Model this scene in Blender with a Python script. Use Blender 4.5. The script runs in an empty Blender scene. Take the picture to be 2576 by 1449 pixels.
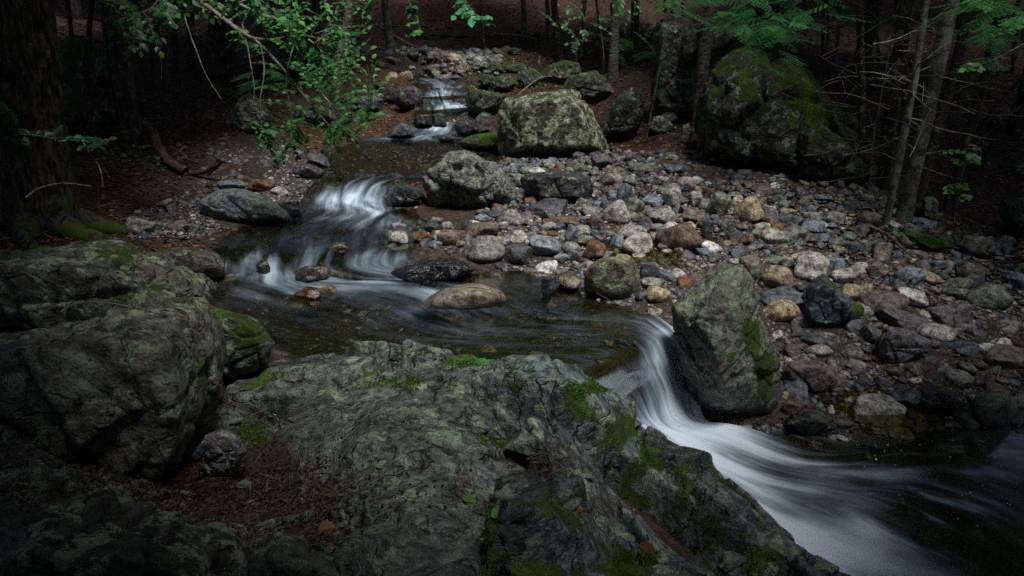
import bpy, bmesh, math, random
import numpy as np
from mathutils import Vector
R = math.radians
rnd = random.Random(7); rng = np.random.default_rng(7)
C = bpy.context.scene.collection
sc = bpy.context.scene

# ------------------------------------------------------------ camera, light
EYE = np.array([0.0, 0.0, 1.6]); PITCH = R(20); FOC = 1717.0
cam = bpy.data.cameras.new('camera'); co = bpy.data.objects.new('camera', cam); C.objects.link(co)
co.location = EYE; co.rotation_euler = (R(90) - PITCH, 0, 0)
cam.lens = 24; cam.sensor_width = 36; cam.clip_start = 0.05; cam.clip_end = 300
sc.camera = co
SUN_EL, SUN_AZ = 67, 148        # azimuth clockwise from +Y: light comes from behind and above the camera
w = bpy.data.worlds.new('World'); sc.world = w; w.use_nodes = True
nt = w.node_tree; nt.nodes.clear()
sky = nt.nodes.new('ShaderNodeTexSky'); sky.sky_type = 'NISHITA'; sky.sun_disc = False
sky.sun_elevation = R(SUN_EL); sky.sun_rotation = R(SUN_AZ); sky.dust_density = 3.0; sky.air_density = 1.0
bg = nt.nodes.new('ShaderNodeBackground'); bg.inputs[1].default_value = 0.05
wo = nt.nodes.new('ShaderNodeOutputWorld')
nt.links.new(sky.outputs[0], bg.inputs[0]); nt.links.new(bg.outputs[0], wo.inputs[0])
sl = bpy.data.lights.new('sun', 'SUN'); sl.energy = 4.0; sl.angle = R(18); sl.color = (1, 0.96, 0.9)
so = bpy.data.objects.new('sun', sl); C.objects.link(so)
so.rotation_euler = (R(90 - SUN_EL), 0, R(180 - SUN_AZ) + math.pi*0)
_d = Vector((math.sin(R(SUN_AZ))*math.cos(R(SUN_EL)), math.cos(R(SUN_AZ))*math.cos(R(SUN_EL)), math.sin(R(SUN_EL))))
so.rotation_euler = _d.to_track_quat('Z', 'Y').to_euler(); so.location = (0, -3, 14)
sc.view_settings.view_transform = 'Standard'; sc.view_settings.look = 'None'
sc.view_settings.gamma = 1; sc.view_settings.use_curve_mapping = False
sc.view_settings.exposure = 0.1
sc.cycles.max_bounces = 6; sc.cycles.diffuse_bounces = 2; sc.cycles.glossy_bounces = 2
sc.cycles.transparent_max_bounces = 8; sc.cycles.caustics_reflective = False
sc.cycles.use_denoising = False
sc.cycles.sample_clamp_indirect = .8; sc.cycles.sample_clamp_direct = 1.2

# ------------------------------------------------------------ measuring
CP, SP = math.cos(PITCH), math.sin(PITCH)
def ray(u, v):
    a = (u - 1288) / FOC; b = (724.5 - v) / FOC
    return np.array([a, CP + b*SP, -SP + b*CP])
def P(u, v, z=None, y=None):
    d = ray(u, v)
    t = (z - EYE[2]) / d[2] if z is not None else (y / d[1])
    return EYE + d*t
# ------------------------------------------------------------ noise
_L = rng.random((64, 64, 64)).astype(np.float32)
def noise3(p, s=1.0, seed=0):
    p = np.asarray(p, dtype=np.float64); sh = p.shape[:-1]; p = p.reshape(-1, 3)*s + np.array([seed*3.71 + .5, seed*7.13 + .2, seed*1.77 + .9])
    i = np.floor(p).astype(np.int64); f = (p - i); f = f*f*(3 - 2*f)
    x0, y0, z0 = (i & 63).T; x1, y1, z1 = ((i + 1) & 63).T
    fx, fy, fz = f.T
    a = _L[x0,y0,z0]*(1-fx) + _L[x1,y0,z0]*fx; b = _L[x0,y1,z0]*(1-fx) + _L[x1,y1,z0]*fx
    c = _L[x0,y0,z1]*(1-fx) + _L[x1,y0,z1]*fx; d = _L[x0,y1,z1]*(1-fx) + _L[x1,y1,z1]*fx
    return (((a*(1-fy) + b*fy)*(1-fz) + (c*(1-fy) + d*fy)*fz)*2 - 1).reshape(sh)
def fbm3(p, s=1.0, o=4, seed=0, g=.5):
    r = 0; a = 1; n = 0
    for k in range(o):
        r = r + a*noise3(p, s*2.03**k, seed + k*5); n += a; a *= g
    return r/n
def fbm2(x, y, s=1.0, o=4, seed=0, g=.5):
    return fbm3(np.stack([x, y, np.full_like(x, 0.37)], -1), s, o, seed, g)
def sstep(a, b, x):
    t = np.clip((x - a)/(b - a), 0, 1); return t*t*(3 - 2*t)
def cells(p, cen):
    """nearest cell, distance to nearest and second nearest, chunked"""
    n = len(p); idx = np.empty(n, int); f1 = np.empty(n); f2 = np.empty(n)
    for s in range(0, n, 20000):
        q = p[s:s+20000]
        d = ((q[:, None, :] - cen[None])**2).sum(-1)
        k = np.argpartition(d, 1, axis=1)[:, :2]
        dd = np.take_along_axis(d, k, 1); o = dd.argsort(1)
        k = np.take_along_axis(k, o, 1); dd = np.sqrt(np.take_along_axis(dd, o, 1))
        idx[s:s+20000] = k[:, 0]; f1[s:s+20000] = dd[:, 0]; f2[s:s+20000] = dd[:, 1]
    return idx, f1, f2
class RBF:
    def __init__(s, pts, smooth=1e-3):
        pts = np.array(pts, float); s.c = pts[:, :2]; n = len(pts)
        D = np.linalg.norm(s.c[:, None] - s.c[None], axis=-1)
        A = np.zeros((n+3, n+3)); A[:n, :n] = D - smooth*np.eye(n)
        A[:n, n] = A[n, :n] = 1; A[:n, n+1:] = s.c; A[n+1:, :n] = s.c.T
        b = np.zeros(n+3); b[:n] = pts[:, 2]
        s.w = np.linalg.lstsq(A, b, rcond=None)[0]
    def __call__(s, x, y):
        x = np.asarray(x, float); sh = x.shape; q = np.stack([x.ravel(), np.asarray(y, float).ravel()], -1)
        r = np.empty(len(q)); n = len(s.c)
        for k in range(0, len(q), 50000):
            Q = q[k:k+50000]
            D = np.sqrt((Q[:, 0:1] - s.c[:, 0])**2 + (Q[:, 1:2] - s.c[:, 1])**2)
            r[k:k+50000] = D @ s.w[:n] + s.w[n] + Q @ s.w[n+1:]
        return r.reshape(sh)
def inside(x, y, poly):
    poly = np.asarray(poly)[:, :2]; r = np.zeros(x.shape, bool)
    for (x0, y0), (x1, y1) in zip(poly, np.roll(poly, -1, 0)):
        c = (y0 > y) != (y1 > y)
        r ^= c & (x < (x1 - x0)*(y - y0)/((y1 - y0) if y1 != y0 else 1e-9) + x0)
    return r
def polydist(x, y, poly):
    poly = np.asarray(poly)[:, :2]; best = np.full(x.shape, 1e9)
    for (x0, y0), (x1, y1) in zip(poly, np.roll(poly, -1, 0)):
        dx, dy = x1-x0, y1-y0; L = dx*dx + dy*dy + 1e-12
        t = np.clip(((x-x0)*dx + (y-y0)*dy)/L, 0, 1)
        best = np.minimum(best, (x-x0-t*dx)**2 + (y-y0-t*dy)**2)
    return np.sqrt(best)
# ------------------------------------------------------------ meshes and tags
def mesh(name, V, F, mat=None, smooth=True, attrs=None, uv=None):
    """V (n,3); F (m,k) int array, or a list of such arrays"""
    V = np.asarray(V, dtype=np.float32)
    Fs = F if isinstance(F, list) else [F]
    Fs = [np.asarray(f, dtype=np.int32) for f in Fs if len(f)]
    m = bpy.data.meshes.new(name)
    m.vertices.add(len(V)); m.vertices.foreach_set('co', V.ravel())
    loops = np.concatenate([f.ravel() for f in Fs]); tot = np.concatenate([np.full(len(f), f.shape[1]) for f in Fs])
    m.loops.add(len(loops)); m.loops.foreach_set('vertex_index', loops)
    st = np.concatenate([[0], np.cumsum(tot)[:-1]]).astype(np.int32)
    m.polygons.add(len(tot)); m.polygons.foreach_set('loop_start', st)
    try: m.polygons.foreach_set('loop_total', tot.astype(np.int32))
    except Exception: pass
    m.polygons.foreach_set('use_smooth', np.full(len(tot), smooth))
    m.update(calc_edges=True)
    for k, a in (attrs or {}).items():
        a = np.asarray(a, dtype=np.float32)
        if a.ndim == 1:
            at = m.attributes.new(k, 'FLOAT', 'POINT'); at.data.foreach_set('value', a)
        else:
            at = m.attributes.new(k, 'FLOAT_COLOR', 'POINT')
            at.data.foreach_set('color', np.concatenate([a, np.ones((len(a), 1), np.float32)], 1).ravel())
    if uv is not None:
        l = m.uv_layers.new(name='uv'); l.data.foreach_set('uv', np.asarray(uv, dtype=np.float32)[loops].ravel())
    m.validate(); 
    if mat: m.materials.append(mat)
    return m
def link(name, me, parent=None, loc=None):
    o = bpy.data.objects.new(name, me); C.objects.link(o)
    if parent: o.parent = parent
    if loc is not None: o.location = loc
    return o
def tag(o, label=None, cat=None, group=None, kind=None):
    if label: o['label'] = label
    if cat: o['category'] = cat
    if group: o['group'] = group
    if kind: o['kind'] = kind
    return o
def thing(name, label, cat, loc=(0, 0, 0), group=None):
    o = bpy.data.objects.new(name, None); C.objects.link(o); o.location = loc; o.empty_display_size = .1
    return tag(o, label, cat, group)
def grid_faces(nr, nc):
    i = np.arange(nr-1)[:, None]*nc + np.arange(nc-1)[None]
    return np.stack([i, i+1, i+nc+1, i+nc], -1).reshape(-1, 4)
_ico = {}
def ico(n):
    if n not in _ico:
        bm = bmesh.new(); bmesh.ops.create_icosphere(bm, subdivisions=n, radius=1)
        V = np.array([v.co[:] for v in bm.verts]); F = np.array([[v.index for v in f.verts] for f in bm.faces]); bm.free()
        V /= np.linalg.norm(V, axis=1, keepdims=True); _ico[n] = (V, F)
    return _ico[n]

# ------------------------------------------------------------ materials
class NB:
    def __init__(s, name):
        s.m = bpy.data.materials.new(name); s.m.use_nodes = True; s.t = s.m.node_tree; s.t.nodes.clear()
        s.out = s.t.nodes.new('ShaderNodeOutputMaterial')
    def n(s, t, ins=None, **k):
        x = s.t.nodes.new('ShaderNode' + t)
        for a, b in k.items(): setattr(x, a, b)
        for a, b in (ins or {}).items(): s.put(x.inputs[a], b)
        return x
    def put(s, sock, v):
        if isinstance(v, bpy.types.NodeSocket): s.t.links.new(v, sock)
        elif isinstance(v, bpy.types.Node): s.t.links.new(v.outputs[0], sock)
        else:
            if isinstance(v, tuple) and len(v) == 3 and sock.type == 'RGBA': v = v + (1,)
            sock.default_value = v
    def math(s, op, a, b=0.0, c=None, clamp=False):
        x = s.n('Math', operation=op, use_clamp=clamp); s.put(x.inputs[0], a); s.put(x.inputs[1], b)
        if c is not None: s.put(x.inputs[2], c)
        return x.outputs[0]
    def mix(s, f, a, b, blend='MIX'):
        x = s.n('Mix', data_type='RGBA', blend_type=blend); s.put(x.inputs[0], f); s.put(x.inputs[6], a); s.put(x.inputs[7], b)
        return x.outputs[2]
    def noise(s, vec, scale, detail=4, rough=.55, dist=0.0):
        return s.n('TexNoise', {'Vector': vec, 'Scale': scale, 'Detail': detail, 'Roughness': rough, 'Distortion': dist}).outputs[0]
    def ramp(s, f, a, b):   # smoothstep a..b
        x = s.n('MapRange', interpolation_type='SMOOTHSTEP'); s.put(x.inputs[0], f)
        s.put(x.inputs[1], a); s.put(x.inputs[2], b); return x.outputs[0]
    def pos(s): return s.n('NewGeometry').outputs['Position']
    def nz(s):
        return s.n('SeparateXYZ', {0: s.n('NewGeometry').outputs['Normal']}).outputs[2]
    def attr(s, name, out='Fac', typ='GEOMETRY'): return s.n('Attribute', attribute_name=name, attribute_type=typ).outputs[out]
    def bsdf(s, col, rough=.8, spec=.4, bump=None, strength=.5, dist=.02, **k):
        b = s.n('BsdfPrincipled'); s.put(b.inputs['Base Color'], col); s.put(b.inputs['Roughness'], rough)
        s.put(b.inputs['Specular IOR Level'], spec)
        if bump is not None:
            x = s.n('Bump', {'Strength': strength, 'Distance': dist, 'Height': bump}); s.put(b.inputs['Normal'], x.outputs[0])
        for a, v in k.items(): s.put(b.inputs[a.replace('_', ' ')], v)
        s.t.links.new(b.outputs[0], s.out.inputs[0]); return b

MOSS_D, MOSS_L = (.020, .052, .006), (.10, .23, .012)
def rock_mat(name, src='object', base=None, moss=0.0, mossscale=5.0, lichen=0.0, lcol=(.34, .37, .25), speck=0.35,
             wet=0.0, crack=0.0, litter=0.0, rough=.62, tint2=None, nzbias=.5, bumpd=.02, chip=11.0):
    b = NB(name); p = b.pos()
    if src == 'object':
        oi = b.n('ObjectInfo'); col = oi.outputs['Color']; wetv = oi.outputs['Alpha']
    elif src == 'attr':
        col = b.attr('col', 'Color'); wetv = b.attr('wet')
    else:
        col = b.n('RGB').outputs[0]; col.default_value = base + (1,); wetv = b.attr('wet')
    n1 = b.noise(p, 3.2, 5, .6); n2 = b.noise(p, 17, 5, .65); n3 = b.noise(p, 75, 3, .7); n4 = b.noise(p, 45, 4, .6)
    if tint2: col = b.mix(b.ramp(n1, .42, .6), col, tint2)
    k = b.math('MULTIPLY_ADD', b.ramp(n2, .34, .66), 1.05, .28)
    c = b.mix(1.0, col, b.n('CombineColor', {0: k, 1: k, 2: k}), 'MULTIPLY')
    sp = b.ramp(n3, .36, .66)
    kk = b.math('MULTIPLY_ADD', sp, speck*2, 1 - speck)
    c = b.mix(1.0, c, b.n('CombineColor', {0: kk, 1: kk, 2: kk}), 'MULTIPLY')
    height = b.math('ADD', b.math('MULTIPLY', n2, 1.7), b.math('MULTIPLY', n4, .9))
    height = b.math('ADD', height, b.math('MULTIPLY', n3, .12))
    wv = b.n('VectorMath', operation='ADD'); b.put(wv.inputs[0], p); wn_ = b.n('VectorMath', operation='SCALE'); b.put(wn_.inputs[0], b.n('TexNoise', {'Vector': p, 'Scale': 12.0, 'Detail': 2.0}).outputs['Color']); wn_.inputs['Scale'].default_value = .05; b.put(wv.inputs[1], wn_.outputs[0])
    chips = b.n('TexVoronoi', {'Vector': wv.outputs[0], 'Scale': chip}, feature='F1').outputs['Distance']
    height = b.math('ADD', height, b.math('MULTIPLY', chips, 1.5))
    if crack:
        pw = b.n('VectorMath', operation='ADD'); b.put(pw.inputs[0], p)
        nv = b.n('TexNoise', {'Vector': p, 'Scale': 3.0, 'Detail': 4.0}).outputs['Color']
        sv = b.n('VectorMath', operation='SCALE'); b.put(sv.inputs[0], nv); sv.inputs['Scale'].default_value = .45
        b.put(pw.inputs[1], sv.outputs[0])
        vo = b.n('TexVoronoi', {'Vector': pw.outputs[0], 'Scale': crack}, feature='DISTANCE_TO_EDGE').outputs['Distance']
        cr = b.ramp(vo, 0.0, .028)
        cr = b.math('MAXIMUM', cr, b.ramp(b.noise(p, 4.1, 2), .54, .62))
        height = b.math('ADD', height, b.math('MULTIPLY', cr, .8))
        c = b.mix(cr, (.010, .010, .007), c)
    wetn = b.math('MAXIMUM', wetv, wet)
    wetn = b.math('MULTIPLY', wetn, b.math('MULTIPLY_ADD', n1, .8, .6), clamp=True)
    if lichen:
        l1 = b.noise(p, 7.5, 8, .72, 0); lm = b.ramp(l1, .60 - lichen*.16, .635 - lichen*.16)
        l2 = b.noise(p, 38, 5, .7); lm2 = b.math('MULTIPLY', lm, b.ramp(l2, .34, .5))
        lm2 = b.math('MULTIPLY', lm2, b.math('SUBTRACT', 1.0, wetn, clamp=True))
        c = b.mix(b.math('MULTIPLY', lm2, .85), c, b.mix(b.noise(p, 3, 2), lcol, (lcol[0]*.72, lcol[1]*.9, lcol[2]*.95)))
        height = b.math('ADD', height, b.math('MULTIPLY', lm2, .25))
    wetc = b.mix(wetn, (1, 1, 1), (.36, .37, .40))
    c = b.mix(1.0, c, wetc, 'MULTIPLY')
    rg = b.math('SUBTRACT', rough, b.math('MULTIPLY', wetn, rough - .27))
    rg = b.math('ADD', rg, b.math('MULTIPLY', b.math('SUBTRACT', n2, .5), .25))
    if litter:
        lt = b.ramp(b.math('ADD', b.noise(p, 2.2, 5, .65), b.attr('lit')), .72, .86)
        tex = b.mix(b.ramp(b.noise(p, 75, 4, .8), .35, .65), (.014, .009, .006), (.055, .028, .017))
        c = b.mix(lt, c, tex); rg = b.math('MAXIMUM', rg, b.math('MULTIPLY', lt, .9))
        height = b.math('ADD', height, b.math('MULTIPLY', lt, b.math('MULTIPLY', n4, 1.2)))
    if moss or src != 'object':
        mn = b.noise(p, mossscale, 7, .68)
        mv = b.math('ADD', mn, b.math('MULTIPLY', b.math('SUBTRACT', b.nz(), .6), nzbias*.3))
        mv = b.math('ADD', mv, b.attr('moss'))
        mm = b.ramp(mv, .70 - moss*.22, .76 - moss*.22)
        mf = b.noise(p, 90, 4, .75)
        mm = b.math('MULTIPLY', mm, b.ramp(mf, .28, .45))
        mc = b.mix(b.math('MULTIPLY', b.ramp(b.noise(p, 7, 6, .75), .38, .66), b.ramp(b.noise(p, 60, 3, .7), .3, .62)), MOSS_D, MOSS_L)
        c = b.mix(mm, c, mc)
        height = b.math('ADD', height, b.math('MULTIPLY', mm, b.math('MULTIPLY_ADD', mf, 3.2, .8)))
        rg = b.math('MAXIMUM', rg, b.math('MULTIPLY', mm, .95))
    b.bsdf(c, rg, b.math('MULTIPLY_ADD', wetn, .35, .4), height, .75, bumpd)
    return b.m

# ------------------------------------------------------------ the lie of the land
# creek cross sections from upstream to downstream: left bank, right bank, water height, foam left/centre/right
SEC = [((905,194),(1060,187),.62,0,0,0), ((1040,203),(1160,202),.58,.25,.45,.3), ((1058,222),(1168,220),.50,.2,.55,.3),
 ((1064,238),(1166,236),.44,.5,.7,.4), ((1066,256),(1172,252),.30,.2,.5,.3), ((1066,274),(1178,268),.26,.3,.75,.55), ((1064,296),(1182,290),.06,.2,.8,.7),
 ((1030,318),(1180,312),-.06,.35,.8,.7), ((1000,338),(1180,328),-.15,.3,.6,.5), ((930,352),(1190,345),-.18,.35,.45,.2),
 ((870,370),(1262,362),-.20,.02,.06,0), ((835,395),(1262,392),-.2,0,0,0), ((812,425),(1085,425),-.2,0,.0,0),
 ((805,444),(1050,448),-.22,.15,.3,.1), ((790,462),(1000,466),-.28,.35,.62,.3), ((765,500),(985,510),-.36,.35,.75,.55), ((740,540),(1000,535),-.38,.28,.55,.4),
 ((640,570),(1000,560),-.385,.12,.44,.3), ((585,600),(1000,585),-.39,.06,.38,.28), ((560,628),(1000,615),-.40,.18,.4,.28),
 ((560,655),(985,642),-.42,.55,.5,.4), ((545,690),(1000,672),-.47,.6,.55,.4), ((490,722),(1170,690),-.5,.5,.5,.0),
 ((500,752),(1330,678),-.5,.5,.5,-.1), ((640,815),(1420,690),-.5,.2,.4,-.1), ((760,878),(1445,715),-.5,.0,.34,-.1),
 ((950,900),(1470,755),-.5,.0,.26,.0), ((1160,905),(1500,775),-.5,.0,.2,.1), ((1330,915),(1580,790),-.5,.05,.15,.2),
 ((1440,925),(1640,810),-.51,.06,.25,.5), ((1500,940),(1690,850),-.55,.10,.45,.8), ((1535,968),(1712,905),-.68,.35,.78,.85),
 ((1570,1005),(1738,965),-.86,.6,.9,.7), ((1615,1065),(1765,1055),-1.02,1.1,1.2,.9), ((1680,1125),(1900,1062),-1.06,1.25,1.3,.8),
 ((1790,1195),(2140,1130),-1.09,1.05,1.05,.1), ((1930,1300),(2390,1085),-1.11,1.0,.75,-.6), ((2060,1385),(2640,1075),-1.13,1.05,.22,-.6),
 ((2250,1500),(2950,1180),-1.15,.95,-.1,-.6), ((2450,1700),(3300,1450),-1.18,.8,-.3,-.5), ((2700,2000),(3700,1800),-1.2,.3,.2,0)]
LW = np.array([P(*s[0], z=s[2]) for s in SEC]); RW = np.array([P(*s[1], z=s[2]) for s in SEC])
CREEK = np.concatenate([LW, RW[::-1]])
WLEV = RBF([(q[0], q[1], s[2]) for s, l, r in zip(SEC, LW, RW) for q in (l, r, (l+r)/2)], smooth=.02)
_bank = [  # image point and height, or image point and forward distance
 (400,500,-.22),(150,555,0.0),(600,350,0.0),(450,250,.42),(250,205,.8),(700,430,-.13),(400,560,-.3),(0,600,.05),(560,470,-.25),(300,420,.1),
 (330,330,.3),(700,330,.0),(480,300,.25),(650,250,.4),(830,320,-.08),(850,260,.2),(880,330,-.12),(180,700,.0),(0,800,.15),(300,900,-.05),(560,1000,-.35),
 (1600,560,-.36),(1400,400,-.2),(1700,400,-.1),(2000,450,-.18),(2300,560,-.42),(2500,640,-.55),(1300,540,-.32),(1900,650,-.45),(1180,600,-.36),(1380,590,-.35),(1250,640,-.39),
 (1520,470,-.25),(1500,640,-.42),(1600,700,-.45),(1700,480,-.2),(1850,560,-.32),(2200,700,-.6),(2500,780,-.78),(2560,1000,-.98),(1650,700,-.42),(1480,700,-.46),(1650,760,-.5),(1760,740,-.5),(2000,830,-.85),
 (1990,960,-.99),(2150,960,-1.0),(2300,930,-.93),(2150,880,-.95),(2000,1040,-1.02),(2250,1040,-1.03),(2450,980,-1.02),(2050,750,-.66),(2300,800,-.78),
 (1400,330,-.05),(1650,330,.0),(1500,200,.5),(1250,150,.95),(1250,240,.3),(1300,300,.1),(1700,230,.5),
 (300,1300,.02),(100,1400,.2),(800,1350,-.03),(1200,1300,-.35),(1500,1400,-.7),(1900,1440,-1.1),(1100,1000,-.5)]
_far = [(620,150,19),(850,150,20),(1100,160,19.5),(1000,136,22),(1300,125,22),(700,95,23),(450,130,20),(200,120,17),(1000,60,27),(1000,0,31),(500,0,28),(1500,0,31),
 (1500,80,25),(2000,0,26),(1900,120,18),(2200,100,19),(2500,20,19),(2500,250,12.5),(2300,300,11.5),(2250,380,10.3),(1700,130,19),(2550,420,10),(100,60,20),(2560,520,8.8),(1650,50,24)]
GROUND_PTS = [tuple(P(u, v, z=z)) for u, v, z in _bank] + [tuple(P(u, v, y=y)) for u, v, y in _far] + [
 (-30,45,11),(0,48,11.5),(30,45,12),(-14,14,2.2),(14,10,.7),(-8,4,.9),(-8,0,1.0),(0,-3,0),(6,-2,-.6),(-3,0,.1),(9,4,-.6),(26,20,4),(-28,24,5),(0,1,-.1),(3,3,-1.3),(-1.6,4,-.3)]
BANK = RBF(GROUND_PTS, smooth=.03)
SIDE = None
FALL = P(1585, 975, z=-.7)
def H(x, y, fine=True):
    x = np.asarray(x, float); y = np.asarray(y, float)
    b = BANK(x, y)
    if fine:
        r = np.hypot(x, y)
        b = b + fbm2(x, y, .45, 5, 3)*np.clip(.04 + (r - 8)*.03, .04, .55)
    wl = WLEV(x, y); d = polydist(x, y, CREEK); ins = inside(x, y, CREEK)
    near = (y < 21)
    out = (wl - .015) + (b - wl + .015)*sstep(0, .55, d)
    bed = wl - .03 - .17*sstep(0, .6, d) - (fbm2(x, y, 2.2, 4, 9)*.05 if fine else 0)
    h = np.where(ins, bed, np.where(near | (d < .6), out, b))
    if fine: h = h + fbm2(x, y, 3.0, 4, 6)*.025*sstep(0, .3, d)
    h = h - .34*np.exp(-((x - FALL[0])/.42)**2 - ((y - FALL[1])/.36)**2)
    if SIDE is not None:
        e = inside(x, y, SIDE); h = np.where(e, np.minimum(h, SIDEH(x, y) - .22), h)
    return h
def HW(x, y):
    """ground, or the water surface where the creek covers it"""
    h = H(x, y, False); return np.where(inside(np.asarray(x, float), np.asarray(y, float), CREEK), np.maximum(h, WLEV(x, y)), h)
def hit(u, v, h=H):
    """where the sight line through an image point meets the ground"""
    u = np.atleast_1d(np.asarray(u, float)); v = np.atleast_1d(np.asarray(v, float))
    a = (u - 1288)/FOC; b = (724.5 - v)/FOC
    d = np.stack([a, CP + b*SP, -SP + b*CP], -1)
    t = np.full(len(u), 1.2); done = np.zeros(len(u), bool)
    for k in range(260):
        p = EYE + d*t[:, None]; g = p[:, 2] - h(p[:, 0], p[:, 1]); done |= g < 0.002
        if done.all() or (t > 60).all(): break
        t = np.where(done, t, t + np.clip(g*1.1, .01, .6))
    return EYE + d*t[:, None]

LEDGE = [(560,1010,-.32),(690,905,-.47),(800,880,-.45),(1000,880,-.42),(1160,888,-.38),(1250,905,-.30),(1400,925,-.30),(1480,950,-.48),(1540,1000,-.70),(1600,1080,-.98),(1690,1140,-1.0),
 (1800,1205,-1.0),(1940,1310,-1.03),(2040,1390,-1.05),(2200,1449,-1.1),(2350,1540,-1.15),
 (720,1000,-.32),(850,960,-.33),(1000,960,-.24),(1180,960,-.22),(1350,960,-.2),(1430,980,-.30),(1480,1050,-.36),(1560,1150,-.62),(1640,1200,-.76),(1100,1150,-.08),(950,1120,-.15),(880,1250,-.12),(1040,1080,-.14),(1090,1200,-.08),
 (1180,1230,-.2),(1300,1180,-.26),(1250,1080,-.2),(1420,1130,-.3),(1350,1280,-.16),(1550,1280,-.3),(1750,1330,-.62),(1860,1380,-.8),(1160,1350,-.04),(1000,1420,.02),(1400,1420,-.12),(1700,1420,-.5),(1950,1440,-.9),
 (620,1150,-.28),(520,1200,-.25),(650,1230,-.24),(780,1250,-.24),(500,1290,-.16),(720,1320,-.12),(860,1340,-.12),(300,1250,-.12),(150,1180,-.05),(200,1340,.05),(400,1330,0),(60,1300,.2),
 (560,1400,.1),(680,1350,.12),(800,1400,.14),(900,1449,.12),(300,1449,.22),(1200,1500,.05),(1600,1600,-.3),(600,1600,.25),(0,1500,.4)]
LP = [tuple(P(u, v, z=z)) for u, v, z in LEDGE]
LH = RBF(LP + [(-2.6, 2.4, .1), (-2.8, 1.2, .35), (0, .6, .2), (1, .8, -.1), (2.0, 1.2, -1.1)], smooth=.02)
LEDGE_EDGE = np.array([P(u, v, z=z) for u, v, z in [(520,1010,-.35),(600,925,-.47),(690,885,-.47),(800,875,-.46),(1000,872,-.44),(1160,880,-.40),(1250,890,-.33),(1400,915,-.33),(1490,945,-.42),(1550,990,-.6),(1610,1075,-1.0),(1690,1140,-1.05),
 (1800,1200,-1.05),(1950,1300,-1.08),(2060,1385,-1.1),(2230,1449,-1.15),(2450,1600,-1.2)]] + [np.array(q) for q in [(1.6, .4, 0), (-2.8, .4, 0), (-3.0, 2.6, 0)]])
SIDE, SIDEH = LEDGE_EDGE, LH
m_ground = rock_mat('forest_floor', 'attr', moss=.15, mossscale=1.6, speck=.6, rough=.85, bumpd=.03, nzbias=0)
ys = np.concatenate([np.linspace(-4, 1.5, 24, endpoint=False), 1.5*np.power(60/1.5, np.linspace(0, 1, 560))])
ss = np.linspace(-1, 1, 440)
X = ss[None]*(3.2 + 1.0*np.maximum(ys, 0))[:, None]; Y = np.repeat(ys[:, None], len(ss), 1)
Z = H(X, Y)
GV = np.stack([X.ravel(), Y.ravel(), Z.ravel()], -1)
GX, GY = GV[:, 0], GV[:, 1]
def W2(pts, z=None): return hit([p[0] for p in pts], [p[1] for p in pts], lambda a, b: H(a, b, False))
BAR = W2([(1180,590),(1200,540),(1260,402),(1535,384),(1900,402),(2210,478),(2300,570),(2500,600),(2800,640),(2900,1050),(2400,1075),(2150,1120),(1970,1060),(1950,900),(1700,860),(1640,800),(1450,750),(1380,700),(1200,660),(985,618),(990,560)])
LBAR = W2([(560,350),(700,345),(800,400),(790,450),(740,520),(560,580),(420,600),(320,600),(330,540),(480,470)])
FBAR = W2([(600,120),(860,125),(1300,118),(1250,190),(1160,198),(1000,185),(860,188),(600,170)])
grav = np.zeros(len(GV))
for pl in (BAR, LBAR, FBAR):
    dd = polydist(GX, GY, pl); grav = np.maximum(grav, np.where(inside(GX, GY, pl), 1, sstep(.7, 0, dd)))
incr = np.where(inside(GX, GY, CREEK), 1.0, 0)
wetg = np.maximum(incr, sstep(.35, .0, polydist(GX, GY, CREEK)))*(GY < 22)
lit_c = np.array([.055, .026, .016]); gr_c = np.array([.060, .042, .030]); bed_c = np.array([.075, .062, .030])
nn = fbm3(GV, 1.1, 4, 20)[:, None]*.5 + .5
col = (lit_c*(.6 + .8*nn))*(1 - grav[:, None]) + gr_c*(.7 + .6*nn)*grav[:, None]
col = col*(1 - incr[:, None]) + bed_c*incr[:, None]
mo = -.10 + .24*sstep(.15, .6, fbm3(GV, .55, 4, 33)) - .4*grav - .5*incr + .08*fbm3(GV, .3, 2, 31)
ground = link('ground', mesh('ground', GV, grid_faces(len(ys), len(ss)), m_ground, attrs={'col': col, 'wet': wetg*.9, 'moss': mo}))
tag(ground, kind='structure')

# ------------------------------------------------------------ water
def catmull(A, n):
    A = np.asarray(A, float); t = np.linspace(0, len(A) - 1, n); i = np.clip(t.astype(int), 0, len(A) - 2); f = (t - i)[:, None]
    g = lambda k: A[np.clip(k, 0, len(A)-1)]
    p0, p1, p2, p3 = g(i-1), g(i), g(i+1), g(i+2)
    return .5*(2*p1 + (p2-p0)*f + (2*p0-5*p1+4*p2-p3)*f*f + (3*p1-p0-3*p2+p3)*f**3)
nrow, ncol = 860, 130
L_ = catmull(LW, nrow); R_ = catmull(RW, nrow)
for A_ in (L_, R_): A_[:, 2] = np.minimum.accumulate(A_[:, 2])
FM = catmull([s[3:] for s in SEC], nrow)
ext = np.linspace(-.2, 1.12, ncol)
cen = (L_ + R_)/2; sa = np.concatenate([[0], np.cumsum(np.linalg.norm(np.diff(cen, axis=0), axis=1))])
WV = L_[:, None]*(1 - ext)[None, :, None] + R_[:, None]*ext[None, :, None]
tt = np.clip(ext, 0, 1)
foam = np.where(tt < .5, FM[:, 0:1]*(1 - 2*tt) + FM[:, 1:2]*2*tt, FM[:, 1:2]*(2 - 2*tt) + FM[:, 2:3]*(2*tt - 1))
wid = np.linalg.norm(R_ - L_, axis=1)
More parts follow.
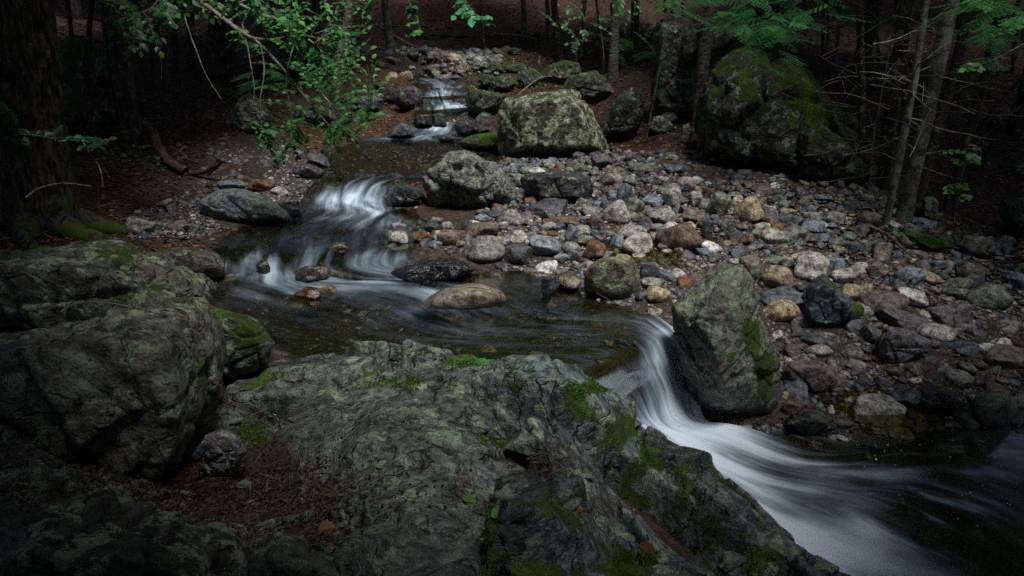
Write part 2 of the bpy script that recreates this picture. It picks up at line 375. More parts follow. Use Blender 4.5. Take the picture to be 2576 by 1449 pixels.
# flow coordinates: metres along, and across at a fairly steady scale so streaks gather where the flow narrows
wsm = np.convolve(np.pad(wid, 150, 'edge'), np.ones(301)/301, 'valid')
uu = np.repeat(sa[:, None], ncol, 1); vv = (ext - .5)[None]*(wsm[:, None]*.5 + .9)
q = np.stack([uu.ravel()*1.3, vv.ravel()*5.0, np.zeros(uu.size)], -1)
rip = fbm3(q, 1.0, 4, 41); big = fbm3(q*[.8, .5, 1], 1.0, 2, 47)
slope = np.gradient(cen[:, 2], sa); slope = np.clip(-slope, 0, 1)
amp = .006 + .028*np.clip(foam.ravel(), 0, 1) + .0*rip
Wp = WV.reshape(-1, 3).copy()
Wp[:, 2] += rip*amp + big*amp*.8
# tongue of water that bulges over the lip
prof = np.exp(-((sa - sa[int(30.5/40*(nrow-1))])/.35)**2)[:, None]*np.sin(np.pi*tt)[None]*.07
Wp[:, 2] += prof.ravel()
low_ = sstep(-.5, -1.0, Wp[:, 2])
fo = foam.ravel() + fbm3(Wp, 1.6, 3, 44)*(.30 + .1*low_) + fbm3(q*[.9, .55, 1], 1.0, 3, 48)*.35*low_
wb = NB('creek_water'); uvn = wb.n('UVMap', uv_map='uv').outputs[0]
mp = wb.n('Mapping', {'Vector': uvn, 'Scale': (.7, 7, 1)}); mp2 = wb.n('Mapping', {'Vector': uvn, 'Scale': (1.4, 26, 1)}); mp3 = wb.n('Mapping', {'Vector': uvn, 'Scale': (.9, 3.2, 1)})
s1 = wb.noise(mp.outputs[0], 1.0, 4, .55, .5); s2 = wb.noise(mp2.outputs[0], 1.0, 3, .6, .6); s3 = wb.noise(mp3.outputs[0], 1.0, 3, .5, 1.0)
st = wb.math('ADD', wb.math('MULTIPLY', s1, .34), wb.math('ADD', wb.math('MULTIPLY', s2, .12), wb.math('MULTIPLY', s3, .72)))
fv = wb.math('ADD', wb.attr('foam'), wb.math('MULTIPLY', wb.math('SUBTRACT', st, .59), 1.5))
ff = wb.ramp(fv, .20, 1.16)
ff = wb.math('MULTIPLY', wb.math('POWER', ff, 1.4), .9)
gate = wb.ramp(wb.attr('foam'), .02, .2); ff = wb.math('MULTIPLY', ff, gate)
rb = wb.n('Bump', {'Strength': .5, 'Distance': .008, 'Height': wb.math('MULTIPLY', wb.math('ADD', s1, wb.math('MULTIPLY', s3, 1.0)), wb.math('MULTIPLY_ADD', wb.attr('foam'), 1.6, .5))})
fr = wb.n('Fresnel', {'IOR': 1.33, 'Normal': rb.outputs[0]})
gl = wb.n('BsdfGlossy', {'Color': (.92, .96, 1.0), 'Roughness': .15, 'Normal': rb.outputs[0]})
tr = wb.n('BsdfTransparent', {'Color': (.60, .60, .40)})
m1 = wb.n('MixShader', {0: wb.math('MULTIPLY', fr.outputs[0], .3), 1: tr.outputs[0], 2: gl.outputs[0]})
df = wb.n('BsdfDiffuse', {'Color': wb.mix(ff, (.30, .44, .60), (.75, .87, 1.0)), 'Normal': rb.outputs[0]}); 
m2 = wb.n('MixShader', {0: ff, 1: m1.outputs[0], 2: df.outputs[0]})
wb.t.links.new(m2.outputs[0], wb.out.inputs[0])
water = link('water', mesh('water', Wp, grid_faces(nrow, ncol), wb.m, attrs={'foam': fo}, uv=np.stack([uu.ravel(), vv.ravel()], -1)))
tag(water, kind='structure')
# still shallow water seeping between the stones of the bar
def pool(pts, z):
    poly = np.array([P(u, v, z=z) for u, v in pts]); x0, y0 = poly[:, 0].min(), poly[:, 1].min(); x1, y1 = poly[:, 0].max(), poly[:, 1].max()
    gx, gy = np.meshgrid(np.linspace(x0, x1, 70), np.linspace(y0, y1, 60)); gz = z + fbm2(gx, gy, 5, 3, 5)*.004
    V = np.stack([gx.ravel(), gy.ravel(), gz.ravel()], -1); F = grid_faces(60, 70)
    ok = inside(V[:, 0], V[:, 1], poly); F = F[ok[F].any(1)]
    used = np.unique(F); mp_ = np.full(len(V), -1); mp_[used] = np.arange(len(used))
    tag(link('water', mesh('water', V[used], mp_[F], wb.m, attrs={'foam': np.zeros(len(used))}, uv=V[used][:, :2])), kind='structure')
    return poly
P1 = pool([(1960,905),(2080,860),(2250,905),(2370,960),(2330,1010),(2440,1010),(2520,1090),(2330,1110),(2150,1050),(1990,970)], -1.0)
P3 = pool([(330,600),(420,585),(600,560),(660,600),(600,660),(520,640),(420,625)], -.40)
P2 = pool([(1000,525),(1170,530),(1500,550),(1700,600),(1720,660),(1600,660),(1440,600),(1250,560),(1060,560)], -.365)

# ------------------------------------------------------------ the foreground ledge
gx, gy = np.meshgrid(np.linspace(-3.0, 2.4, 760), np.linspace(.5, 4.9, 620))
def ledge_z(x, y):
    sh = x.shape; x = x.ravel(); y = y.ravel()
    z = LH(x, y)
    wp = np.stack([x + fbm2(x, y, 2.0, 3, 51)*.10, y + fbm2(x, y, 2.0, 3, 52)*.10], -1)
    blk = sstep(-.45, .15, x + .25*fbm2(x, y, .8, 2, 60) - .10*(y - 2))          # blocky to the right, smooth slab to the left
    r = np.random.default_rng(12)
    tot = 0; ck = 0; tone_ = 0
    for n, tilt, off, cw, cd in ((34, .20, .11, .03, .06), (230, .30, .085, .014, .055), (1100, .13, .016, .010, .014)):
        cen = np.stack([r.uniform(-3.2, 2.6, n), r.uniform(.3, 5.1, n)], -1)
        T = r.normal(0, tilt, (n, 2)); O = r.uniform(-off, off, n)
        ix, f1, f2 = cells(wp*[1, 1.0], cen)
        pl = O[ix] + ((wp - cen[ix])*T[ix]).sum(1)
        m = .48 + .52*blk
        tone_ = tone_ + (r.random(n)[ix] - .5)*(1.1 if n == 230 else .5)*m
        tot = tot + pl*m; ck = ck + cd*np.exp(-((f2 - f1)/cw)**2)*(.35 + .65*blk)
    ed = sstep(.0, .4, np.where(inside(x, y, LEDGE_EDGE), polydist(x, y, LEDGE_EDGE), 0)); tot = tot*(.15 + .85*ed)
    z = z + tot*.95 - ck + fbm2(x, y, 6, 4, 55, .5)*.007 + fbm2(x*.6 + y*.25, y*1.6, 2.2, 3, 58)*.010
    ins = inside(x, y, LEDGE_EDGE); d = polydist(x, y, LEDGE_EDGE)
    z = np.where(ins, z - .10*sstep(.10, 0, d), z - .10 - d*1.6)
    return z.reshape(sh), ck.reshape(sh), blk.reshape(sh), tone_.reshape(sh)
lz, lck, lblk, ltone = ledge_z(gx, gy)
for _ in range(2):
    for ax in (0, 1): lz = (np.roll(lz, 1, ax) + 2*lz + np.roll(lz, -1, ax))/4
V = np.stack([gx.ravel(), gy.ravel(), lz.ravel()], -1); F = grid_faces(620, 760)
g_ = np.where(inside(gx, gy, LEDGE_EDGE), 0, polydist(gx, gy, LEDGE_EDGE)).ravel()
F = F[(g_[F] < .35).all(1)]; used = np.unique(F); mp_ = np.full(len(V), -1); mp_[used] = np.arange(len(used)); V = V[used]; F = mp_[F]
LITTER = W2([(0,1100),(330,1120),(480,1200),(600,1130),(760,1150),(860,1250),(850,1370),(700,1330),(560,1390),(380,1330),(130,1290),(0,1290)])
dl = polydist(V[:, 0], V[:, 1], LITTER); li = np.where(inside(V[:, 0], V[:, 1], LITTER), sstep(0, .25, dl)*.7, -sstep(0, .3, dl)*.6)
litz = li + .14*sstep(.02, .06, lck.ravel()[used]) - .05  # litter in the cracks, which also darkens the recesses for contrast
_su, _sv = 0, 0
EDG = polydist(V[:, 0], V[:, 1], LEDGE_EDGE)
wl = WLEV(V[:, 0], V[:, 1])
wet = sstep(.22, .03, V[:, 2] - wl)*sstep(.9, .2, EDG); wet = np.maximum(wet, sstep(.05, .5, fbm3(V, 1.6, 4, 66))*.7)
lmoss = -.07 + .22*sstep(.012, .04, lck.ravel()[used]) + .13*sstep(.8, .2, EDG)*sstep(.0, .06, V[:, 2] - wl) - .3*wet*sstep(.3, .05, V[:, 2] - wl)  # moss in the cracks, doubling as recess shade put into the colour
_d = V - EYE; _f = _d[:, 1]*CP - _d[:, 2]*SP; _su = 1288 + FOC*_d[:, 0]/_f; _sv = 724.5 - FOC*(_d[:, 1]*SP + _d[:, 2]*CP)/_f
for (u_, v_, ru, rv, am) in [(1165,905,38,16,.4),(1495,972,35,20,.45),(1450,1015,30,35,.3),(1560,1060,40,45,.3),(1290,965,35,35,.3),(1000,960,80,14,.2),(1240,1120,50,30,.25),(1100,1110,25,20,.25),(1640,1150,50,50,.3),(1720,1230,30,60,.3),(1800,1330,30,50,.3),(1880,1420,60,30,.3),(1620,1420,40,40,.3),(640,1090,30,25,.25),(1340,940,25,20,.2),(900,940,60,10,.2)]:
    lmoss = lmoss + am*.8*np.exp(-((_su-u_)/ru)**2 - ((_sv-v_)/rv)**2)
litz = litz - .25*sstep(.1, .5, fbm3(V, 2.0, 3, 68))
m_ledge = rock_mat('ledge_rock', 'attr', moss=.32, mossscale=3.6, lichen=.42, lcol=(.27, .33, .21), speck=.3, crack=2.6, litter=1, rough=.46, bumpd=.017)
cc = np.array([.12, .155, .135]); c2 = np.array([.11, .155, .17]); c3 = np.array([.20, .19, .15])
k = (fbm3(V, 1.3, 4, 61)[:, None]*.5 + .5); b_ = lblk.ravel()[used][:, None]
lc = .95*(cc*(1 - b_) + c2*b_)*(.55 + .6*k)*np.clip(1 + ltone.ravel()[used][:, None]*.8, .3, 1.7); lc = lc*(1 - .35*sstep(.5, .8, k)) + c3*.35*sstep(.5, .8, k)
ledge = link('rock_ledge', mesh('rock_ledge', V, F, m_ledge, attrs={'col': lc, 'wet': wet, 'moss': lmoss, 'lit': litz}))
tag(ledge, 'wide greenish bedrock ledge cracked into blocks that fills the foreground below the pool', 'rock ledge')
_lgx, _lgy = gx[0], gy[:, 0]
def ledge_at(x, y):
    i = np.clip(np.searchsorted(_lgx, x), 0, len(_lgx)-1); j = np.clip(np.searchsorted(_lgy, y), 0, len(_lgy)-1); return lz[j, i]
def top(x, y):
    x = np.asarray(x, float); y = np.asarray(y, float); h = H(x, y)
    near = (x > -3) & (x < 2.4) & (y > .5) & (y < 4.9)
    if near.any():
        l = ledge_at(np.where(near, x, 0), np.where(near, y, 1)); i = near & (inside(x, y, LEDGE_EDGE) | (l > h))
        h = np.where(i, np.maximum(l, h), h)
    return h

# ------------------------------------------------------------ rocks
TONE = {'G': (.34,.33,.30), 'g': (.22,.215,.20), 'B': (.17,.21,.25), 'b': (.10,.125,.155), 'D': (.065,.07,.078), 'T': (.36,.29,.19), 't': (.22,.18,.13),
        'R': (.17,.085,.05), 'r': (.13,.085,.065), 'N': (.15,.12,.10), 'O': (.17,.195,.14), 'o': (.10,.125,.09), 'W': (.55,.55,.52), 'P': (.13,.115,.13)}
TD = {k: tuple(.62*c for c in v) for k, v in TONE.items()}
TNAME = {'G': 'pale grey granite', 'g': 'grey', 'B': 'blue grey', 'b': 'dark blue grey', 'D': 'dark', 'T': 'tan', 't': 'brownish tan', 'R': 'rusty orange', 'r': 'reddish brown',
         'N': 'brown', 'O': 'olive green', 'o': 'dark green', 'W': 'whitish', 'P': 'purplish grey'}
m_stone = rock_mat('stone', 'object', speck=.45, rough=.6, bumpd=.012)
m_pebble = rock_mat('pebble', 'attr', moss=-2, speck=.4, rough=.6, bumpd=.01)
m_moss_stone = rock_mat('mossy_stone', 'attr', moss=.55, mossscale=6, lichen=.3, speck=.35, rough=.6)
m_lichen = rock_mat('lichened_rock', 'attr', moss=.66, mossscale=3.0, lichen=.66, lcol=(.42, .43, .27), speck=.3, rough=.7)
m_green = rock_mat('green_rock', 'attr', moss=.26, mossscale=3.0, lichen=.45, lcol=(.27, .33, .20), speck=.22, rough=.6, crack=0)
m_grey = rock_mat('grey_rock', 'attr', moss=.16, mossscale=4.0, lichen=.30, lcol=(.36, .40, .30), speck=.25, crack=3.0, rough=.6)
m_dark = rock_mat('dark_rock', 'attr', moss=.25, mossscale=4.0, lichen=.05, speck=.2, rough=.5)
m_mossy = rock_mat('moss_boulder', 'attr', moss=1.6, mossscale=2.5, lichen=.1, speck=.3, rough=.7)
m_shade = rock_mat('shaded_boulder', 'attr', moss=.95, mossscale=3.2, lichen=.4, lcol=(.26, .30, .22), speck=.3, rough=.7)
m_left = rock_mat('left_rock', 'attr', moss=.28, mossscale=3.2, lichen=.55, lcol=(.27, .30, .19), speck=.3, crack=3.2, rough=.55, bumpd=.014)

def uv_of(p):
    d = np.asarray(p) - EYE; f = d[..., 1]*CP - d[..., 2]*SP; up = d[..., 1]*SP + d[..., 2]*CP
    return 1288 + FOC*d[..., 0]/f, 724.5 - FOC*up/f
def shape(dirs, nrm, h, p):
    d = dirs @ nrm.T; r = (np.maximum(d/h, 0)**p).sum(1)
    return 1/np.maximum(r, 1e-9)**(1/p)
def rand_planes(r, n, lo=.72, hi=1.0):
    N = r.normal(size=(n*3, 3)); N /= np.linalg.norm(N, axis=1, keepdims=True)
    keep = []
    for q in N:
        if all(q @ k < .80 for k in keep): keep.append(q)
        if len(keep) >= n: break
    Q = np.linalg.qr(r.normal(size=(3, 3)))[0]; keep = np.array(keep + [-x for x in Q] + list(Q)); return keep, r.uniform(lo, hi, len(keep))
def unit_rock(r, sub, kind):
    V, F = ico(sub)
    if kind == 'c': n, h = rand_planes(r, 8, .84, 1.1); p = 6.5        # rounded cobble
    elif kind == 'm': n, h = rand_planes(r, 9, .72, 1.08); p = 16
    else: n, h = rand_planes(r, 9, .62, 1.08); p = 60                    # angular
    W = V*shape(V, n, h, p)[:, None]
    s = r.integers(0, 90)
    W = W*(1 + fbm3(V, 1.3, 3, s)*(.10 if kind == 'c' else .14) + fbm3(V, 4.5, 3, s+3)*(.022 if kind == 'c' else .05))[:, None]
    lo, hi = W.min(0), W.max(0); return (W - (lo+hi)/2)/((hi-lo)/2), F

def hull_planes(pts):
    bm = bmesh.new()
    for p in pts: bm.verts.new(p)
    bmesh.ops.convex_hull(bm, input=bm.verts); bm.normal_update()
    c = np.mean(pts, 0); N, h = [], []
    for f in bm.faces:
        n = np.array(f.normal); 
        if not n.any() or f.calc_area() < 1e-7: continue
        d = n @ (np.array(f.verts[0].co) - c)
        if d < 0: n, d = -n, -d
        if d > 1e-4: N.append(n); h.append(d)
    bm.free(); return c, np.array(N), np.array(h)

def boulder(name, label, cat, outline, mat, tone, depth=.7, base=None, dist=None, sub=6, p=22, inner=(), rough=.05, frac=.0, cellsize=.35,
            moss=0.0, wetline=True, seed=1, group=None, front=.62, backup=.0, wetall=0.0, low=0.1, tone2=None, spots=()):
    """outline: silhouette points; the rock stands at the ground point `base` (or at a distance) and has real depth"""
    ol = np.array(outline, float)
    if dist is None:
        if base is None: base = (ol[:, 0].mean(), ol[:, 1].max() - .12*(np.ptp(ol[:, 1])))
        dist = hit(*base, h=HW)[0][1]
    wdt = np.ptp(ol[:, 0])/FOC*dist; dp = depth*wdt/2
    yc = dist + dp*.75; cu, cv = ol.mean(0)
    pts = [P(u, v, y=yc) for u, v in ol]
    bot = ol[:, 1].max(); pts += [P(u, v, y=yc) - [0, 0, low*wdt] for u, v in ol if v > bot - .3*np.ptp(ol[:, 1])]
    for u, v in ol:                                     # the near and the far faces, drawn in a little
        a = P(cu + (u-cu)*front, cv + (v-cv)*(front+.1), y=yc - dp); b = P(cu + (u-cu)*front, cv + (v-cv)*front, y=yc) + [0, dp, 0]
        pts += [a, b]
    for u, v, dy in inner: pts.append(P(u, v, y=yc - dp*dy))
    if p >= 20: p = p*2.2
    c, N, h = hull_planes([np.array(q) for q in pts])
    D, F = ico(sub); W = D*shape(D, N, h, p)[:, None]; s = seed*7
    r0 = np.linalg.norm(W, axis=1).mean()
    A = W + c                                           # match the measured extent
    au, av = uv_of(A); W[:, 0] *= np.ptp(ol[:, 0])/np.ptp(au); W[:, 2] *= 1 + .8*(np.ptp(ol[:, 1])/np.ptp(av) - 1) if np.ptp(ol[:, 1]) < np.ptp(av)*1.6 else 1
    A = W + c; au, av = uv_of(A); c = c + np.array([((ol[:, 0].max()+ol[:, 0].min()) - (au.max()+au.min()))/2/FOC*yc, 0, -(ol[:, 1].min() - av.min())/FOC*yc]); A = W + c
    disp = fbm3(A, .9/r0, 3, s)*rough*1.3*r0 + fbm3(A, 3.2/r0, 4, s+2, .55)*rough*.55*r0
    if frac:
        r = np.random.default_rng(seed); lo, hi = A.min(0), A.max(0); n = int(np.clip(np.prod((hi-lo)/cellsize), 12, 500))
        cen = r.uniform(lo, hi, (n, 3)); q = A + np.stack([fbm3(A, 2.2, 3, s+k) for k in (5, 6, 7)], -1)*.14*cellsize
        ix, f1, f2 = cells(q, cen); O = r.uniform(-1, 1, n); T = r.normal(0, .8, (n, 3))
        if sub >= 6:
            cs = cellsize*.38; n2_ = int(np.clip(np.prod((hi-lo)/cs), 20, 900)); cen2 = r.uniform(lo, hi, (n2_, 3)); i2, g1, g2 = cells(A, cen2)
            O2 = r.uniform(-1, 1, n2_); T2 = r.normal(0, .8, (n2_, 3)); disp = disp + frac*.42*(O2[i2] + ((A - cen2[i2])*T2[i2]).sum(1)/cs*.9) - frac*.3*np.exp(-((g2-g1)/(.07*cs))**2)
        disp = disp + frac*(O[ix] + ((q - cen[ix])*T[ix]).sum(1)/cellsize*.9) - frac*.8*np.exp(-((f2-f1)/(.045*cellsize))**2)
    A = A + D*disp[:, None] + 0
    wl = WLEV(A[:, 0], A[:, 1]); dcr = polydist(A[::1, 0], A[::1, 1], CREEK); ins = inside(A[:, 0], A[:, 1], CREEK)
    wet = sstep(.16, .02, A[:, 2] - wl + fbm3(A, 5, 2, 3)*.05)*np.where(ins, 1, sstep(.5, .1, dcr)) if wetline else np.zeros(len(A))
    wet = np.maximum(wet, wetall)
    k = (fbm3(A, 1.8/r0, 3, s+9)*.8 + .5).clip(0, 1)[:, None]; t = .8*np.array(TONE[tone] if isinstance(tone, str) else tone)
    t2 = np.array(TONE[tone2])*.8 if tone2 else t*.5
    col = t*(1 - k) + t2*k
    ms = np.full(len(A), moss) - .5*wet
    if spots:
        su, sv = uv_of(A)
        for (u_, v_, ru, rv, am) in spots: ms = ms + am*np.exp(-(((su-u_)/ru)**2 + ((sv-v_)/rv)**2))*(A[:, 1] < c[1] + .1)
    o = link(name, mesh(name, A - c, F, mat, attrs={'col': col, 'wet': wet, 'moss': ms}), loc=tuple(c))
    o.color = tuple(t) + (wetall,)
    tag(o, label, cat, group); ROCKS.append((c[0], c[1], wdt*.45, dp)); return o
ROCKS = []

boulder('boulder', 'tall wedge shaped greenish boulder with moss patches standing beside the small waterfall', 'boulder',
  [(1690,770),(1740,715),(1800,668),(1840,659),(1868,672),(1885,730),(1920,800),(1950,880),(1968,985),(1962,1040),(1900,1062),(1820,1058),(1752,1040),(1722,960),(1700,880)],
  m_green, (.12,.14,.10), depth=.85, dist=4.36, p=26, inner=[(1866,690,.3),(1858,800,1.0),(1795,880,1.5),(1828,1000,1.4),(1715,800,.5)], rough=.035, frac=.026, cellsize=.3, seed=2, tone2='g', moss=-.04, front=.5, spots=[(1890,850,26,55,.5),(1925,960,26,65,.5),(1840,900,10,30,.2)])
boulder('boulder', 'massive blocky boulder crusted with pale lichen beside the upper pool', 'boulder',
  [(1256,282),(1269,250),(1330,236),(1442,230),(1478,253),(1502,300),(1524,347),(1532,392),(1492,400),(1380,402),(1259,402)], m_lichen, (.11,.115,.09), base=(1390,398), depth=.8, rough=.045, frac=.02, cellsize=.6, p=24, seed=3, moss=-.02, low=.05)
boulder('boulder', 'large pale grey split boulder with olive stains at the lower end of the upper pool', 'boulder',
  [(1075,430),(1118,394),(1170,383),(1212,398),(1260,415),(1288,455),(1305,505),(1285,532),(1180,534),(1090,522),(1070,470)], m_grey, (.24,.25,.23), base=(1190,524), depth=.8, rough=.05, frac=.045, cellsize=.4, p=30, seed=4, moss=-.08, tone2='O')
boulder('boulder', 'dark blocky boulder with mossy top lying right of the split grey boulder', 'boulder',
  [(1312,450),(1345,434),(1420,432),(1478,446),(1490,480),(1482,516),(1335,517)], m_dark, 'D', base=(1400,512), depth=.75, rough=.05, frac=.015, seed=5, p=22)
boulder('boulder', 'blue green sloping boulder at the left edge of the cascade', 'boulder',
  [(498,520),(520,490),(560,473),(610,476),(660,500),(725,540),(738,562),(700,572),(620,580),(540,560)], m_green, (.19,.25,.25), base=(620,568), depth=.6, rough=.06, frac=.01, seed=6, p=14, moss=-.06, tone2='B')
boulder('boulder', 'long rounded boulder with a mossy top in the water above the left ledge', 'boulder',
  [(338,650),(370,632),(430,622),(500,625),(548,640),(568,672),(555,700),(500,710),(420,700),(350,672)], m_moss_stone, (.16,.145,.125), base=(450,700), depth=.6, rough=.03, seed=7, p=9, moss=.03)
boulder('boulder', 'low mossy green boulder at the right edge of the upper pool', 'boulder',
  [(1158,358),(1185,343),(1230,334),(1258,337),(1260,382),(1200,384),(1160,372)], m_mossy, 'O', base=(1210,380), depth=.8, rough=.03, seed=8, p=9)
boulder('boulder', 'leaning lichen spotted boulder behind the massive lichen crusted one', 'boulder',
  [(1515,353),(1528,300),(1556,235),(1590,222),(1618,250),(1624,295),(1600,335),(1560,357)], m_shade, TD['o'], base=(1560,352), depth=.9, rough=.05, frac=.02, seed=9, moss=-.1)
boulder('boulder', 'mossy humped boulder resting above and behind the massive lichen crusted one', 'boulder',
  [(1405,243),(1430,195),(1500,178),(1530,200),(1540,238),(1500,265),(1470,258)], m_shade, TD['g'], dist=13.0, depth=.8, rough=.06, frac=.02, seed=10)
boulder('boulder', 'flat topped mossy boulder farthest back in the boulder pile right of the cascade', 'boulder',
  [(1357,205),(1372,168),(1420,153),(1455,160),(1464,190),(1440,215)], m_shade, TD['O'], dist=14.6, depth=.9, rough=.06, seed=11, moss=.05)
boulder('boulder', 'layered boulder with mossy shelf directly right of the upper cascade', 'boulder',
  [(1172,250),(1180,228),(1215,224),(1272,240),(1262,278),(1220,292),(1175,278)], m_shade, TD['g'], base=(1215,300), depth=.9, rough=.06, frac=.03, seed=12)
boulder('boulder', 'small mossy boulder leaning below the layered one beside the cascade foot', 'boulder',
  [(1180,335),(1195,300),(1215,281),(1235,288),(1238,335),(1205,345)], m_mossy, 'g', base=(1208,342), depth=.9, seed=13, moss=-.22)
boulder('boulder', 'dark wet round boulder at the right foot of the upper cascade', 'boulder',
  [(1143,318),(1155,304),(1185,305),(1196,325),(1185,345),(1155,342)], m_dark, 'D', base=(1168,346), depth=.9, seed=14, p=9)
boulder('boulder', 'big dark rounded boulder on the left side of the upper cascade', 'boulder',
  [(992,250),(1000,225),(1035,216),(1058,228),(1066,255),(1060,275),(1030,280),(998,268)], m_dark, 'P', base=(1030,280), depth=.9, seed=15, p=10)
boulder('boulder', 'slanting dark slab boulder left of the rounded one by the cascade', 'boulder',
  [(940,210),(965,206),(995,232),(998,262),(960,262),(950,232)], m_dark, 'D', base=(970,270), depth=.8, seed=16)
boulder('boulder', 'low blue grey boulder behind the leafy branches left of the cascade', 'boulder',
  [(885,262),(900,243),(940,240),(966,252),(962,280),(900,290)], m_dark, 'B', base=(925,292), depth=.8, seed=17)
boulder('boulder', 'pointed bluish wedge boulder in the water at the head of the upper pool', 'boulder',
  [(975,348),(996,320),(1008,308),(1025,315),(1045,345),(1010,352)], m_dark, 'B', base=(1008,350), depth=.8, seed=18, p=30)
boulder('boulder', 'dark wide step boulder under the left trickle of the upper cascade', 'boulder',
  [(1040,300),(1055,286),(1085,287),(1090,315),(1045,320)], m_dark, 'D', base=(1065,318), depth=.8, seed=19)
boulder('boulder', 'squarish olive step boulder splitting the upper cascade', 'boulder',
  [(1086,290),(1105,284),(1122,290),(1124,316),(1088,320)], m_dark, 'o', base=(1105,319), depth=.8, seed=20)
boulder('boulder', 'small dark dome of rock at the outlet of the upper cascade', 'boulder',
  [(1103,350),(1115,340),(1132,340),(1144,352),(1130,360),(1108,358)], m_dark, 'N', base=(1124,358), depth=.9, seed=21, p=9)
boulder('boulder', 'dark wet mossy rock between the lower cascade and the split grey boulder', 'boulder',
  [(980,495),(995,470),(1015,460),(1045,470),(1075,500),(1070,518),(1010,525),(985,520)], m_dark, 'D', base=(1030,520), depth=.7, seed=22, p=24, frac=.01)
boulder('boulder', 'long black mossy slab awash in the middle of the creek', 'boulder',
  [(985,682),(1040,655),(1120,652),(1180,660),(1196,675),(1160,700),(1060,715),(990,712)], m_dark, 'D', base=(1090,702), depth=.55, seed=23, frac=.02, cellsize=.2, moss=.06, wetall=.85, low=.02)
boulder('boulder', 'smooth rounded granite boulder half sunk in the middle pool', 'boulder',
  [(1035,778),(1080,735),(1135,710),(1200,703),(1250,713),(1274,738),(1245,770),(1180,790),(1090,792)], m_pebble, (.34,.27,.19), base=(1170,776), depth=.85, seed=24, p=8, rough=.04, low=.12, tone2='g').location.z -= .035
boulder('boulder', 'olive brown boulder with a pale stripe at the edge of the middle pool', 'boulder',
  [(1468,715),(1476,680),(1510,650),(1545,645),(1590,662),(1612,700),(1610,740),(1575,768),(1530,765),(1480,745)], m_green, (.20,.185,.14), base=(1545,758), depth=.85, seed=25, p=12, rough=.03, moss=-.2)
boulder('boulder', 'angular dark blue rock leaning right of the tall wedge boulder', 'boulder',
  [(2010,780),(2035,715),(2072,692),(2110,730),(2165,770),(2172,790),(2130,825),(2040,832),(2012,815)], m_dark, 'b', base=(2085,830), depth=.75, seed=26, p=34, rough=.04, frac=.015, cellsize=.18, low=.0, spots=[(2155,780,14,20,.35),(2095,715,25,8,.2)])
boulder('boulder', 'broad purplish brown slab in the seep right of the tall wedge boulder', 'boulder',
  [(1962,925),(1985,908),(2060,905),(2120,945),(2148,975),(2135,1015),(2085,1010),(2000,975),(1965,960)], m_stone, (.20,.165,.16), base=(2060,985), depth=.7, seed=27, p=16, frac=.01, low=.0)
boulder('boulder', 'angular dark grey rock sticking out of the gravel beyond the seep', 'boulder',
  [(2205,900),(2210,850),(2235,825),(2300,835),(2345,860),(2340,895),(2290,925),(2230,922)], m_stone, (.16,.15,.165), base=(2275,912), depth=.7, seed=28, p=30, frac=.015, cellsize=.2, low=.0)
boulder('boulder', 'dark green wet bedrock hump by the lower rapids', 'boulder',
  [(1960,1055),(2000,1035),(2050,1030),(2110,1062),(2140,1095),(2120,1125),(2040,1110),(1980,1080)], m_green, 'o', base=(2050,1095), depth=.8, seed=29, p=16, frac=.02, cellsize=.25, wetall=.5, moss=-.05, low=.02)
boulder('boulder', 'flat wet rock lapped by the lower rapids', 'boulder',
  [(2125,1110),(2160,1095),(2220,1100),(2240,1120),(2200,1135),(2140,1130)], m_dark, 'b', base=(2180,1122), depth=.8, seed=30, p=20, frac=.012, wetall=.8, low=.02)
boulder('boulder', 'rounded grey granite boulder at the right edge of the lower pool', 'boulder',
  [(2436,1060),(2450,1010),(2490,982),(2530,978),(2556,1010),(2562,1060),(2535,1090),(2470,1090)], m_green, 'g', base=(2498,1080), depth=.85, seed=31, p=9, rough=.04, moss=-.1)
boulder('boulder', 'hollowed dark angular rock near the right edge of the seep', 'boulder',
  [(2305,1010),(2325,980),(2370,970),(2405,985),(2430,1025),(2425,1050),(2380,1045),(2310,1030)], m_dark, 'D', base=(2370,1042), depth=.8, seed=32, p=28, frac=.02, cellsize=.2, wetall=.4)
boulder('boulder', 'grey and black granite rock wedged below the left ledge', 'boulder',
  [(500,1150),(520,1092),(560,1080),(600,1100),(622,1135),(612,1180),(570,1212),(505,1208)], m_stone, (.30,.29,.30), dist=2.62, depth=.85, seed=33, p=14, rough=.06, frac=.006, cellsize=.1, wetline=False)
boulder('stone', 'flat dark grey stone leaning on the granite rock below the left ledge', 'stone',
  [(482,1150),(500,1120),(520,1108),(524,1125),(505,1160),(486,1165)], m_stone, 'b', dist=2.55, depth=.5, seed=34, p=22, sub=4, wetline=False)
boulder('boulder', 'large cracked lichen stained boulder at the left side of the foreground', 'boulder',
  [(-220,880),(0,835),(120,795),(200,775),(330,765),(440,790),(492,835),(520,900),(535,1000),(528,1060),(490,1120),(472,1200),(400,1190),(330,1150),(200,1160),(-220,1190)],
  m_left, (.19,.185,.15), dist=2.60, depth=.75, seed=35, p=26, inner=[(455,850,1.0),(470,1180,1.05),(60,900,.8)], rough=.035, frac=.042, cellsize=.42, moss=.02, front=.93, spots=[(520,960,25,130,.3),(470,1100,30,40,.25)], low=.05, wetline=False)
boulder('boulder', 'long mossy boulder sloping down to the water above the cracked left one', 'boulder',
  [(-80,650),(0,618),(90,610),(240,635),(340,668),(440,725),(500,770),(520,830),(480,860),(380,850),(200,800),(-80,800)],
  m_left, (.14,.145,.11), dist=3.25, depth=.7, seed=36, p=20, inner=[(330,720,.6),(480,800,.9)], rough=.045, frac=.05, cellsize=.4, moss=.08, front=.85, low=.1, wetline=False)
